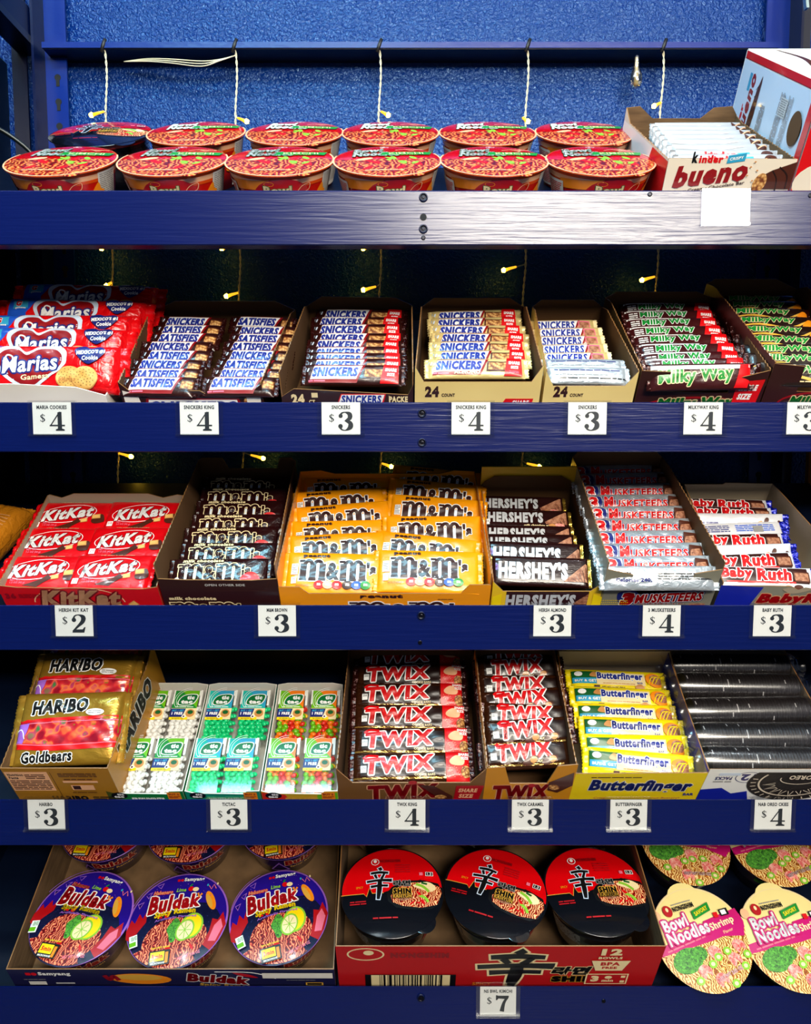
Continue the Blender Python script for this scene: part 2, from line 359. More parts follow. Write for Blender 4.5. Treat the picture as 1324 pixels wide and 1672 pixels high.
# ------------------------------------------------------------------ the rack
rack = thing('display_rack', Tr(0, .15, 0), 'tall dark blue painted rack with five sloping shelves against the textured wall', 'shelf rack')
def rpart(name, mb, par=None): o = link(name, mb.mesh(name), par or rack); o.matrix_parent_inverse = Matrix() if par else rack.matrix_world.inverted(); return o
bolts = {1: [(.0222, 1.7605, 1), (.0222, 1.737, 0), (.0222, 1.7225, 1), (.0222, 1.712, 2), (.303, 1.7645, 2), (.502, 1.763, 2)], 2: [(.021, 1.495, 1), (.021, 1.458, 1)], 3: [(.0205, 1.234, 1), (.019, 1.198, 2)], 4: [(.02, .974, 2), (-.5, .945, 2)], 5: [(.021, .705, 1), (.27, .70, 2)]}
for r in range(1, 6):
    z1, z0 = BOARD[r]; R = random.Random(r)
    mb = MB(); n = 60; prof = [(.0, 0), (.0, 1)]
    b = .0012
    sec = [(.0, z0 + b), (.0, z1 - b), (b, z1 + (ZB[r] - z1) * .06), (.02, ZB[r] - .0004), (.02, z0), (b, z0)]
    vs = [(x, y, z) for x in (-.92, .92) for y, z in sec]; k = len(sec)
    mb.add(vs, [(i, (i + 1) % k, k + (i + 1) % k, k + i) for i in range(k)] + [tuple(range(k))[::-1], tuple(range(k, 2 * k))], 'paint')
    fb = rpart('front_board', mb)
    for x, z, kd in bolts[r]:
        m2 = MB(); T = Tr(x, -.0003, z) @ Rx(90)
        if kd == 1: m2.lathe([(.0058, -.002), (.0055, .0012), (.0042, .0022), (.0038, .0010), (.0018, .0010), (.0012, .0016)], 16, lambda i: 'paint_dark' if i < 2 else 'bolt', T, False, True)
        elif kd == 0: m2.lathe([(.0042, -.001), (.0042, .0004)], 14, 'hole', T)
        else: m2.lathe([(.0030, -.001), (.0028, .0006), (.0014, .0003)], 10, lambda i: 'paint_dark' if i < 1 else 'bolt', T)
        o = link('bolt', m2.mesh('bolt'), fb)
    # sloping deck with a lip rail under its rear edge
    lip = LIP[r]; th = radians(TILT[r]); send = (.286 - .02 - lip * sin(th)) / cos(th)
    d = MB(); d.box(-.92, .92, .0005 if r > 1 else .0, send, -lip - .012, -lip, 'deck_paint', FR[r])
    rpart('deck', d)
    e = MB(); e.box(-.555, .59, .262, .284, (FR[r] @ Vector((0, send, -lip))).z - .075, (FR[r] @ Vector((0, send, -lip))).z - .03, 'paint_dark')
    rpart('deck_bearer', e)
# rear top rail: lit front edge and shaded underside painted in two blues
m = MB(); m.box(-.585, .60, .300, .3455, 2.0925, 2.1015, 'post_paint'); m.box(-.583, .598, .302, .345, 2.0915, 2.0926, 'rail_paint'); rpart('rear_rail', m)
for sx, x0, x1 in ((-1, -.597, -.558), (1, .592, .634)):
    m = MB(); m.box(x0, x1, .328, .332, 0, 2.45, 'post_paint')
    xo = x0 if sx < 0 else x1 - .004
    m.box(xo, xo + .004, .29, .328, 0, 2.45, 'paint_dark')
    p = rpart('corner_post', m)
    for i in range(20):
        z = 2.06 - i * .0385; xc = (x0 + x1) / 2 - .004 * sx; h = MB()
        h.lathe([(.0052, 0), (.0052, .0006)], 14, 'hole', Tr(xc, .3279, z) @ Rx(90)); h.box(xc - .0028, xc + .0028, .3272, .3279, z - .014, z, 'hole')
        link('keyhole_slot', h.mesh('slot'), p)
    m = MB(); m.box(x0 - (.046 if sx < 0 else -.044), x0 - (.022 if sx < 0 else -.068), .318, .322, 0, 2.2, 'rail_paint'); q = rpart('inner_post', m)
    if sx > 0: continue
    m = MB(); xs = -.603
    m.box(xs - .008, xs + .004, -.05, .327, 2.105, 2.150, 'paint_dark'); m.box(xs - .03, xs + .006, -.05, .327, 2.0935, 2.105, 'rail_paint'); rpart('side_rail', m)

# ------------------------------------------------------------------ string lights along the rear rail
sl = thing('string_lights', Tr(0, .3, 2.09), 'clear wire string lights with warm yellow bulbs hanging behind the shelves', 'string lights')
def spart(name, mb, par=None):
    o = link(name, mb.mesh(name), par or sl)
    if not par: o.matrix_parent_inverse = sl.matrix_world.inverted()
    return o
def twisted(x, z0, z1, y=.306, r=.0009, a=.0011, dx=0):
    mb = MB()
    n = max(8, int((z0 - z1) / .004))
    for ph in (0, pi):
        mb.tube([(x + dx * (i / n) ** 2 + a * cos(i * 1.1 + ph) + .002 * sin(i * .17), y + a * sin(i * 1.1 + ph), z0 + (z1 - z0) * i / n) for i in range(n + 1)], r, 'wire', 5)
    return mb
strands = [(-.486, [(-.511, 1.990), (-.496, 1.719), (-.502, 1.779), (-.462, 1.437)]), (-.275, [(-.257, 1.980), (-.298, 1.702), (-.304, 1.779), (-.239, 1.434)]), (-.042, [(-.027, 1.990), (-.071, 1.712), (-.071, 1.779), (-.023, 1.420)]), (.197, [(.200, 1.980), (.161, 1.744), (.227, 1.420)]), (.416, [(.402, 2.004), (.390, 1.728)])]
for x, bl in strands:
    st = spart('strand', twisted(x, 2.096, 1.30))
    t = MB(); t.lathe([(.0026, -.012), (.0034, 0), (.0026, .01)], 8, 'tie', Tr(x, .301, 2.097) @ Ry(20)); spart('tie', t, st)
    for bx, bz in bl:
        b = MB(); s = 1 if bx > x else -1
        L = max(.012, min(abs(bx - x), .024)); x0 = bx - s * L
        b.tube([(x, .306, bz + .010), (x0, .304, bz + .006), (x0 + s * .004, .303, bz + .005)], .0010, 'wire', 6)
        b.tube([(x0 + s * .002, .303, bz + .0055), (x0 + s * L * .5, .303, bz + .003), (bx - s * .003, .303, bz)], [.0016, .0022, .0028], 'led_glow', 8)
        b.tube([(bx - s * .0045, .303, bz + .0008), (bx - s * .002, .303, bz + .0002), (bx + s * .002, .303, bz - .001)], [.0024, .0042, .0026], 'led', 8)
        spart('bulb', b, st)
h = MB()
for k in range(3):
    h.tube(smooth_pts([(-.46, .318, 2.080), (-.42, .312, 2.0815 - .002 * k), (-.38, .306, 2.078 - .003 * k), (-.33, .304, 2.074 - .004 * k), (-.30, .305, 2.077 - .001 * k), (-.275, .305, 2.083)], 5), .0009, 'wire', 5)
spart('header_wire', h)
pg = MB(); T = Tr(.373, .303, 0)
pg.lathe([(.002, 2.083), (.0045, 2.080), (.0045, 2.066), (.0052, 2.062), (.0075, 2.057), (.0095, 2.050), (.0095, 2.040), (.0075, 2.034), (.003, 2.032)], 16, 'bulb_clear', T)
pg.tube([(.373, .303, 2.079), (.373, .303, 2.055), (.373, .303, 2.036)], [.0022, .0032, .0045], 'cream', 8); spart('plug', pg)

# ------------------------------------------------------------------ price tags clipped to the boards
def slab(A, c, x, y, s, m):
    """heavy slab-serif numerals, s = height in mm, x/y = lower left corner"""
    def st(pts, ws): A.stroke([(x + a * s, y + b * s) for a, b in pts], [q * s for q in ws], m)
    def po(pts): A.poly([(x + a * s, y + b * s) for a, b in pts], m)
    if c == '3':
        st([(.10, .80), (.20, .93), (.38, .97), (.60, .87), (.60, .66), (.36, .53)], [.12, .09, .07, .24, .22, .05]); A.ell(x + .13 * s, y + .78 * s, .11 * s, .11 * s, m)
        st([(.34, .53), (.62, .42), (.64, .20), (.40, .03), (.18, .07), (.08, .22)], [.05, .22, .26, .07, .08, .12]); A.ell(x + .12 * s, y + .24 * s, .12 * s, .12 * s, m)
    elif c == '4':
        po([(.44, .10), (.66, .10), (.66, 1), (.44, .97)]); po([(0, .24), (.07, .24), (.60, 1), (.52, 1)]); po([(0, .24), (.82, .24), (.82, .32), (.02, .32)]); po([(.33, 0), (.80, 0), (.80, .07), (.66, .12), (.44, .12), (.33, .07)])
    elif c == '2':
        st([(.10, .72), (.20, .92), (.42, .97), (.64, .84), (.60, .60), (.32, .32), (.07, .06)], [.12, .08, .07, .25, .22, .12, .10]); A.ell(x + .14 * s, y + .70 * s, .12 * s, .12 * s, m)
        po([(.03, 0), (.68, 0), (.76, .30), (.69, .30), (.60, .18), (.10, .17)])
    elif c == '7':
        po([(.02, 1), (.08, 1), (.14, .97), (.74, .97), (.76, .93), (.70, .76), (.16, .80), (.09, .70), (.02, .70)]); st([(.70, .90), (.48, .55), (.36, .02)], [.12, .17, .26])
    elif c == '$':
        st([(.62, .76), (.56, .87), (.36, .92), (.16, .80), (.22, .60), (.50, .42), (.60, .24), (.38, .08), (.16, .12), (.08, .26)], [.1, .09, .07, .14, .16, .16, .14, .07, .09, .1]); A.rect(x + .36 * s, y + .5 * s, .07 * s, 1.12 * s, m)
def price_tag(r, x, head, num, ink='txt', wcard=49, tilt=0, hw=60):
    z = BOARD[r][0] - .0205; T = Tr(x, -.0012, z) @ Ry(tilt)
    t = thing('price_tag', T, f'white price tag reading {num} below {head}'.replace('  ', ' '), 'price tag', 'price tags on the shelf fronts')
    h = MB(); h.box(-hw / 2000, hw / 2000, -.0012, -.0004, -.0215, .0215, 'clear_tag'); h.box(-hw / 2000, hw / 2000, -.004, -.0002, -.0225, -.0195, 'clear_tag'); h.box(-hw / 2000, hw / 2000, -.0012, .006, .0215, .0225, 'clear_tag')
    link('tag_holder', h.mesh('tag_holder'), t)
    A = Art(); wh = max(14, min(40, 2.95 * len(TAGTXT[head])))
    A.text(TAGTXT[head], 0, 14.2, wh, 5, ink, off=.04, )
    if num: slab(A, '$', -15.5, -4.5, 10, ink); slab(A, num[1], -3.5, -15.5, 24, ink)
    c = MB(); c.box(-wcard / 2000, wcard / 2000, -.0002, .0003, -.0205, .0205, 'paper'); A.onto(c, mm(lambda u, v, e: (u, -.25 - e * .3, v)))
    link('card', c.mesh('card'), t, None)
    return t
TAGTXT = {}
def tags(r, items):
    for x, txt, num, where in items:
        TAGTXT[where] = txt; price_tag(r, x, where, num)
tags(2, [(-.449, 'MARIA COOKIES', '$4', 'the red cookie packets'), (-.262, 'SNICKERS KING', '$4', 'the widest brown two-column candy tray'), (-.082, 'SNICKERS', '$3', 'the brown tray marked 24 and SHARE SIZE'), (.083, 'SNICKERS KING', '$4', 'the wider cream tray of almond bars'), (.231, 'SNICKERS', '$3', 'the narrower cream tray of almond bars'), (.378, 'MILKYWAY KING', '$4', 'the dark tray of green lettered share bars'), (.509, 'MILKYWAY', '$3', 'the darkest green lettered tray at the right edge')])
tags(3, [(-.431, 'HERSH KIT KAT', '$2', 'the tray of red wafer packets'), (-.167, 'M&M BROWN', '$3', 'the seam between the brown and yellow pouch trays'), (.191, 'HERSH ALMOND', '$3', 'the tray of silver lettered chocolate bars'), (.333, '3 MUSKETEERS', '$4', 'the tray of silver foil bars'), (.477, 'BABY RUTH', '$3', 'the blue and grey tray of red lettered bars')])
tags(4, [(-.478, 'HARIBO', '$3', 'the gold gummy bag carton'), (-.235, 'TICTAC', '$3', 'the teal mint tray'), (.002, 'TWIX KING', '$4', 'the larger tray of red lettered caramel bars'), (.166, 'TWIX CARAMEL', '$3', 'the smaller tray of red lettered caramel bars'), (.297, 'BUTTERFINGER', '$3', 'the yellow peanut butter bar tray'), (.489, 'NAB OREO CKIES', '$4', 'the carton of dark cookie sleeves')])
tags(5, [(.126, 'NS BWL KIMCHI', '$7', 'the red noodle carton')])
# the top shelf tag has its ink paled to stand in for glare
TAGTXT['k'] = 'KINDER BUENO'
t = price_tag(1, .397, 'k', '', 'grey', 56); t['label'] = 'blank looking glare-paled white tag on the topmost board under the white candy carton'

# ------------------------------------------------------------------ cartons
def prism(mb, poly, P, thick, mo, mi, me):
    """extrude a 2D polygon; P(u, v, w) -> point, w=0 outer face, w=thick inner face"""
    n = len(poly); vs = [P(u, v, 0) for u, v in poly] + [P(u, v, thick) for u, v in poly]
    mb.add(vs, [tuple(range(n))], mo); mb.add(vs, [tuple(range(n, 2 * n))[::-1]], mi)
    mb.add(vs, [(i, (i + 1) % n, n + (i + 1) % n, n + i) for i in range(n)], me)
def jag(a, b, step=.0042, amp=.0011, seed=1):
    """perforated tear edge from a to b"""
    R = random.Random(seed); L = math.dist(a, b); n = max(2, int(L / step)); t = ((b[0] - a[0]) / L, (b[1] - a[1]) / L); o = []
    for i in range(n + 1):
        q = R.uniform(.3, 1) * amp * (1 if i % 2 else -1) if 0 < i < n else 0
        o.append((a[0] + (b[0] - a[0]) * i / n - t[1] * q, a[1] + (b[1] - a[1]) * i / n + t[0] * q))
    return o
def carton(r, xf, xr, s_r, nr, front, label, out, inn, edge='kraft', art=None, rear=None, sidef=None, sideart=None, jagged=True, tail=.03, cat='display carton', T0=None, base_s=0, leftart=None):
    """open display carton in the tray frame of shelf r. xf/xr: front and rear x limits (mm), s_r: depth, nr: side height,
    front: [(x fraction, n mm)...] top outline of the front panel, rear: same for the rear panel"""
    cx = (xf[0] + xf[1]) / 2; lip = LIP[r] * 1000
    F = FR[r] @ Tr(cx / 1000, base_s / 1000, -LIP[r]) @ (T0 or Matrix())
    c = thing('display_carton', F, label, cat)
    X0, X1, R0, R1 = xf[0] - cx, xf[1] - cx, xr[0] - cx, xr[1] - cx; th = 1.4
    def V(x, y, z): return Vector((x, y, z)) * .001
    def part(nm, poly, P, a=None, S=None):
        mb = MB(); prism(mb, poly, P, th, out, inn, edge)
        if a: a.onto(mb, S)
        return link(nm, mb.mesh(nm), c)
    sf = (sidef if sidef is not None else nr) + lip; n_ = nr + lip
    mb = MB(); vs = [V(X0, 0, 0), V(X1, 0, 0), V(R1, s_r, 0), V(R0, s_r, 0)]
    prism(mb, [(X0 + .2, .2), (X1 - .2, .2), (R1 - .2, s_r - .2), (R0 + .2, s_r - .2)], lambda u, v, w_: V(u, v, w_), .8, out, inn, edge); link('base_panel', mb.mesh('base_panel'), c)
    tp = [(X0 + (X1 - X0) * f, n + lip) for f, n in front]
    fp = [(X0, 0), (X1, 0)] + tp[::-1]
    part('front_panel', fp, lambda u, v, w_: V(u, w_, v), art, mm(lambda x, y, e: (x, -e, y + lip)))
    rp = [(0, nr), (1, nr)] if rear is None else rear
    q = [(R0 + (R1 - R0) * f, n + lip) for f, n in rp]
    part('rear_panel', [(R1, 0), (R0, 0)] + q, lambda u, v, w_: V(u, s_r - w_, v))
    for sd, (f0, r0) in ((1, (X0, R0)), (-1, (X1, R1))):
        L = math.hypot(s_r, r0 - f0); ux, uy = (r0 - f0) / L, s_r / L
        rearz = (rp[0][1] if sd == 1 else rp[-1][1]) + lip
        top = [(.5, sf), (L - tail * 1000, n_), (L - .5, rearz)]
        if jagged: top = jag(top[0], top[1], 4.2, 1.1, int(abs(X0) * 7) + sd) + [top[2]]
        pl = [(L - .5, 0), (.5, 0)] + top
        part('side_panel', pl if sd == 1 else pl[::-1], lambda u, v, w_: V(f0 + ux * u + uy * w_ * sd, uy * u - ux * w_ * sd, v), sideart if sd == -1 else leftart, mm(lambda x, y, e: (f0 + ux * x + uy * -e * sd, uy * x + ux * e * sd, y + lip)))
    return c
def bars(r, pts, n, meshes, lean, rots, kind, labelf, cat, group, dn=None, sh=12):
    """lay wrapped things on shelf r at (x, s) millimetres, n above the contact line; pts listed from front to rear"""
    protos = {}
    for i, (x, s) in enumerate(pts):
        s += sh * max(0, 1 - i / max(1, len(pts) - 1))
        k = meshes[i % len(meshes)] if not isinstance(meshes, dict) else meshes.get(i, meshes[None])
        rz = rots[i % len(rots)]; le = lean[i] if isinstance(lean, (list, tuple)) else lean
        T = FR[r] @ Tr(x / 1000, s / 1000, (n + (dn[i] if dn else 0)) / 1000) @ Rz(rz) @ Rx(le)
        if id(k) in protos: copy_tree(protos[id(k)], T, labelf(i), group)
        else: protos[id(k)] = packet(kind, k, T, labelf(i), cat, group)

# ------------------------------------------------------------------ noodle bowls
def bowl(name, label, cat, group, T, Rr, Rb, H, cupm, lidm, lidart, cupart=None, dome=3.5, rimm=None, tab=None, lidedge=None):
    t = thing(name, T, label, cat, group)
    m = MB(); prof = [(Rb * .9, 0), (Rb, .002), (Rb + (Rr - 4 - Rb) * .55, H * .5), (Rr - 5, H * .9), (Rr - 4.2, H * .93), (Rr - 2, H * .965), (Rr - .8, H * .98), (Rr - 2, H - .2)]
    prof = [(a, b) for a, b in prof]
    m.lathe([(a / 1000, b / 1000) for a, b in prof], 56, (lambda i: cupm[0] if i < 3 else cupm[1]), None, True, True)
    def rad(h): 
        for (a, b), (c, d) in zip(prof, prof[1:]):
            if b <= h <= d: return a + (c - a) * (h - b) / (d - b + 1e-9)
        return prof[-1][0]
    if cupart: cupart.onto(m, mm(lambda u, h, e: ((rad(h) + e) * sin(u / Rb), -(rad(h) + e) * cos(u / Rb), h)), 6, 6)
    link('cup', m.mesh('cup'), t)
    l = MB(); Dz = lambda x, y: H + .4 + dome * max(0, 1 - (x * x + y * y) / (Rr * Rr))
    pr = [(Rr, H - 1.2), (Rr + .5, H - .4), (Rr, H + .2)] + [(Rr * f, H + .4 + dome * (1 - f * f)) for f in (.97, .9, .78, .62, .45, .28, .12, .02)]
    l.lathe([(a / 1000, b / 1000) for a, b in pr], 64, (lambda i: (lidedge or lidm) if i < 3 else lidm), None, True, True)
    lidart.onto(l, mm(lambda x, y, e: (x, y, Dz(x, y) + e)), 9, 9)
    lo = link('lid', l.mesh('lid'), t)
    if tab:
        a0 = radians(tab[0]); tb = MB(); w_ = tab[1]; Lh = tab[2]; vs = []
        for i in range(9):
            q = a0 + (i - 4) * w_ / Rr / 4; k = Lh * (1 - ((i - 4) / 4) ** 2) ** .8
            vs += [Vector(((Rr - 1) * cos(q), (Rr - 1) * sin(q), H + .5)) * .001, Vector(((Rr + k) * cos(q), (Rr + k) * sin(q), H + .2 - k * .12)) * .001]
        n0 = len(vs); vs += [v - Vector((0, 0, .0004)) for v in vs]
        fs = [(2 * i, 2 * i + 1, 2 * i + 3, 2 * i + 2) for i in range(8)]; fs += [tuple(n0 + j for j in f)[::-1] for f in fs] + [(2 * i + 1, n0 + 2 * i + 1, n0 + 2 * i + 3, 2 * i + 3) for i in range(8)]
        tb.add(vs, fs, tab[3]); link('pull_tab', tb.mesh('pull_tab'), lo)
    return t
def arcpts(r, a0, a1, n=20): return [(r * cos(radians(a0 + (a1 - a0) * i / n)), r * sin(radians(a0 + (a1 - a0) * i / n))) for i in range(n + 1)]
def bits(A, R, n, x0, x1, y0, y1, rx, ry, m, lim=None):
    A.k += 1
    for _ in range(n):
        x, y = R.uniform(x0, x1), R.uniform(y0, y1)
        if lim is None or x * x + y * y < lim * lim: A.ell(x, y, R.uniform(*rx), R.uniform(*ry), m, n=9, rot=R.uniform(0, 180), keep=True)
# kimchi bowls
A = Art(); R = random.Random(3)
A.poly(arcpts(70, 178, 362, 30) + [(50, 6), (20, 0), (-15, -2), (-45, 0)], 'noodle_kim')
A.stroke(arcpts(70.5, 160, 385, 24), 2.2, 'peach', False)
bits(A, R, 9, -30, 40, -40, 0, (5, 10), (3, 5), 'red', 60); bits(A, R, 7, 0, 50, -25, 5, (4, 8), (2, 4), 'lime', 60)
A.ell(-30, -2, 12, 5, 'peach', rot=20)
A.ring(-2, 60, 6, 3, .6, 'white'); A.ell(-3, 60.6, 2, 1.2, 'white')
A.text('Bowl', -24, 40, 40, 19, 'white', [(1.2, 'dgreen')], .05, .15); A.text('Noodles', -14, 20, 62, 20, 'white', [(1.2, 'dgreen')], .05, .15)
A.stroke([(12, 38), (24, 43), (34, 38), (40, 44)], 1, 'cream')
A.rect(26, 22, 66, 14, 'green', 5, .3); A.text('KIMCHI', 26, 22, 46, 8, 'cream', None, .01, 0, 5); A.text('FLAVOR', 26, 13.5, 30, 3, 'lime', None, .02, 0, 5)
A.lines(36, 42, 26, 4, 2, 'peach'); A.lines(-4, -52, 50, 5, 2, 'peach')
C = Art(); C.rect(0, 60, 330, 6, 'peach'); C.rect(0, 55, 330, 4, 'cup_orange'); C.rect(-28, 55, 46, 12, 'orange', 6); C.ell(6, 36, 31, 29, 'crimson'); C.ring(-6, 58, 5, 3, .6, 'orange')
C.text('Bowl', 2, 50, 28, 11, 'cream', [(.9, 'dgreen')], .04); C.text('Noodles', 6, 36, 40, 11, 'cream', [(.9, 'dgreen')], .04); C.stroke([(22, 48), (27, 54), (35, 56), (34, 48), (26, 46)], .7, 'peach')
C.rect(66, 34, 26, 60, 'white_in'); C.lines(66, 36, 22, 52, 22, 'grey', 0); C.blob([(40, 30), (52, 52), (56, 44), (60, 40), (52, 26)], 'orange')
C.rect(-60, 30, 26, 50, 'white_in'); C.lines(-60, 30, 22, 44, 18, 'red', 0)
kp = None
for i, x in enumerate((-451, -305, -165, -24, 116, 255)):
    T = FR[1] @ Tr(x / 1000, .060, -.0495) @ Rz(-3 + (i * 37 % 7))
    lb = f'red kimchi noodle bowl, {ORD[i]} from the left in the front row, top shelf'
    if kp is None: kp = bowl('noodle_bowl', lb, 'noodle bowl', 'kimchi bowls on the top shelf', T, 71, 50, 69, ('cup_red', 'cup_orange'), 'lid_red', A, C, 2.5, tab=(-58, 10, 5, 'noodle_kim'), lidedge='cup_orange')
    else: copy_tree(kp, T, lb)
for i, x in enumerate((-306, -162, -22, 120, 261)):
    copy_tree(kp, FR[1] @ Tr(x / 1000, .2065, -.0495) @ Rz(3 - (i * 31 % 8)), f'red kimchi noodle bowl, {ORD[i + 1]} from the left in the rear row, top shelf')
# hot beef style bowls: red over black lid with the large black character
def sin_char(A, cx, cy, w, h, fg, og, g):
    st = [([(.0, .50), (.08, .40)], [.12, .10]), ([(-.34, .30), (0, .33), (.36, .30)], [.09, .10, .08]), ([(-.18, .26), (-.10, .12)], [.09, .07]), ([(.20, .28), (.08, .10)], [.07, .09]),
          ([(-.50, .02), (0, .06), (.50, .04)], [.09, .09, .12]), ([(-.34, -.15), (0, -.12), (.34, -.13)], [.10, .08, .08]), ([(.02, .06), (.0, -.25), (-.05, -.55)], [.13, .15, .10])]
    A.k += 1
    for pts, ws in st: A.stroke([(cx + a * w, cy + b * h) for a, b in pts], [q * w * 1.25 for q in ws], og, True, g, True)
    A.k += 1
    for pts, ws in st: A.stroke([(cx + a * w, cy + b * h) for a, b in pts], [q * w * 1.25 for q in ws], fg, True, 0, True)
A = Art(); R = random.Random(5)
A.poly(arcpts(73, 186, 360, 30) + [(60, 8), (40, 14), (20, 4), (-15, -7), (-28, -7), (-32, 2), (-36, -12), (-40, -7)], 'lid_black')
A.stroke([(-72, -7), (-40, -7), (-36, -12), (-32, 2), (-28, -7), (-12, -7)], .9, 'gold_ink', False)
A.poly([(a, b) for a, b in [(-8, -8), (0, 2), (20, 12), (45, 13), (66, 8), (71, -4), (66, -24), (55, -32), (30, -34), (5, -30), (-6, -20)]], 'black')
A.poly([(-2, -12), (10, 2), (30, 9), (52, 9), (68, 2), (70, -8), (62, -26), (40, -31), (14, -28), (0, -22)], 'noodle_shin')
A.blob([(30, 4), (50, 10), (62, 2), (55, -6), (40, -2)], 'cream'); A.blob([(8, -12), (22, -6), (24, -18), (12, -20)], 'nougat_brown'); A.stroke([(34, 6), (44, 2), (52, -6)], 4, 'lime'); A.stroke([(38, -12), (46, -16), (50, -22)], 4, 'lime'); A.stroke([(42, 8), (50, 6)], 3, 'dgreen')
bits(A, R, 6, 25, 45, -24, -4, (2, 5), (1, 2), 'red')
A.ring(-24, 46, 6, 6, 1, 'white'); A.ell(-24, 47, 2.4, 3, 'white'); A.text('NONGSHIM', -2, 47, 30, 6, 'dred', None, .04)
sin_char(A, -18, 10, 36, 50, 'black', 'bluewhite', 1.1)
A.text('라면', 14, 7, 24, 9, 'black', [(1, 'grey')], .03); A.text('SHIN', 14, -6, 25, 9, 'black', [(1.2, 'gold_ink')], .06); A.text('RAMYUN', 14, -14, 26, 6, 'gold_ink', [(.8, 'black')], .05)
A.text('SPICY', -46, 2, 10, 3.5, 'orange'); A.lines(-46, -22, 26, 7, 2, 'crimson'); A.lines(-10, -46, 34, 4, 1, 'crimson'); A.lines(16, 32, 22, 16, 4, 'crimson'); A.rect(42, 22, 5, 5, 'pink'); A.rect(54, 22, 11, 7, 'white'); A.rect(54, 22, 9.6, 5.6, 'black'); A.text('1.3', 54, 22, 6, 4, 'white')
C = Art(); C.rect(0, 52, 400, 8, 'lid_black'); C.rect(60, 34, 40, 30, 'dred'); C.lines(-50, 34, 40, 24, 8, 'grey')
sh = bowl('noodle_bowl', 'black and red lidded noodle bowl at the left end of the top shelf', 'noodle bowl', 'red and black lidded bowls', FR[1] @ Tr(-.446, .208, -.0495) @ Rz(4), 73, 52, 68, ('cup_black', 'cup_red'), 'lid_red', A, C, 4.5, tab=(-50, 16, 9, 'lid_black'), lidedge='lid_black')
for i, (x, s, rz, wh) in enumerate([(-19, 74, 2, 'left'), (128, 74, -20, 'middle'), (271, 76, 3, 'right'), (-31, 226, 0, 'left'), (133, 228, 8, 'middle'), (290, 228, -4, 'right')]):
    copy_tree(sh, FR[5] @ Tr(x / 1000, s / 1000, .022) @ Rx(-9 if i < 3 else -4) @ Rz(rz), f'red and black lidded noodle bowl, {wh} one of the {"front" if i < 3 else "rear"} row in the red carton')
# purple spicy bowls
A = Art(); R = random.Random(8)
A.poly([(a * .97, b) for a, b in arcpts(72, 190, 350, 26)] + [(54, 10), (40, 20), (10, 22), (-30, 12), (-50, 0)], 'speckle_navy')
A.poly([(-70, -14), (-66, 2), (-60, -4), (-56, 10), (-50, 2), (-46, 14), (-44, -4), (-52, -16), (-60, -30), (-68, -26)], 'crimson'); A.poly([(70, -12), (64, 6), (58, -6), (50, -4), (48, -22), (40, -40), (52, -48), (62, -34)], 'crimson'); A.poly([(66, -16), (62, -4), (54, -14), (48, -36), (58, -36)], 'pink')
A.blob([(-40, -24), (-28, -9), (-4, -1), (24, -5), (42, -16), (44, -34), (30, -54), (0, -63), (-30, -58), (-42, -42)], 'noodle_red')
A.poly(arcpts(70, 222, 300, 14) + [(24, -46), (-36, -40)], 'noodle_red')
bits(A, R, 10, -30, 34, -50, 4, (3, 6), (1.5, 3), 'red', 60)
A.blob([(-8, -10), (-2, -2), (4, -6), (8, -16), (4, -24), (2, -34), (-4, -36), (-8, -26), (-12, -18)], 'parsley')
A.ell(22, -14, 16, 19, 'lime', rot=-20); A.ell(22, -14, 13.5, 16.5, 'yellow', rot=-20); A.ell(14, -20, 12, 16, 'lime', rot=-25); A.ell(14, -20, 10, 13.5, 'cream', rot=-25)
for a in range(0, 180, 45): A.stroke([(14 - 9 * cos(radians(a)), -20 - 12 * sin(radians(a))), (14 + 9 * cos(radians(a)), -20 + 12 * sin(radians(a)))], .9, 'lime', False)
A.poly([(-40, 52), (-30, 56), (-33, 46)], 'lilac'); A.poly([(-39, 51.2), (-31.4, 54.4), (-33.6, 47.4)], 'lid_purple'); A.poly([(-54, 38), (-44, 42), (-48, 31)], 'lilac'); A.poly([(-52.6, 37.4), (-45.6, 40.2), (-48.4, 33)], 'lid_purple'); A.poly([(-62, 24), (-53, 27), (-58, 16)], 'lilac'); A.poly([(-60.8, 23.2), (-54.6, 25.4), (-58, 18)], 'lid_purple')
A.rect(-9, 58, 4, 4, 'red'); A.ell(-4, 58, 2.2, 2.2, 'red'); A.text('Samyang', 14, 58, 30, 8, 'white', None, .04)
A.text('Habanero', -28, 39, 28, 6, 'peach', [(.7, 'red')], .03, .2); A.text('Lime', -2, 41, 14, 6, 'lime', None, .03, .2); A.ell(12, 42, 4, 4, 'red'); A.ell(19, 41, 4.5, 3.5, 'cream'); A.stroke([(10, 46), (13, 50)], 2, 'green')
A.text('Buldak', -8, 21, 74, 25, 'crimson', [(2, 'white')], .05, .12, 4, taper=-.35)
A.text('Spicy Ramen', -4, 4, 58, 10.5, 'yellow', None, .04, .1, 5, 2, fat=.012)
A.text('Artificially Flavored', -2, -4, 58, 4, 'lilac', None, .03, 0, 5, 2)
A.ell(44, 22, 6, 16, 'orange', rot=24); A.ell(42, 21, 3.4, 12, 'gold_ink', rot=24); A.stroke([(38, 46), (42, 40), (45, 48), (49, 41)], 1.3, 'pink', False); A.ell(36, 47, 1.4, 2, 'cyan'); A.ell(50, 49, 1.2, 2, 'cream'); A.stroke([(24, 34), (26, 28), (30, 33)], 3, 'orange', False)
A.rect(-55, -32, 11, 17, 'white', 14); A.rect(-55, -36, 9, 6, 'm_lime', 14); A.lines(-55, -28, 8, 6, 3, 'green', 14)
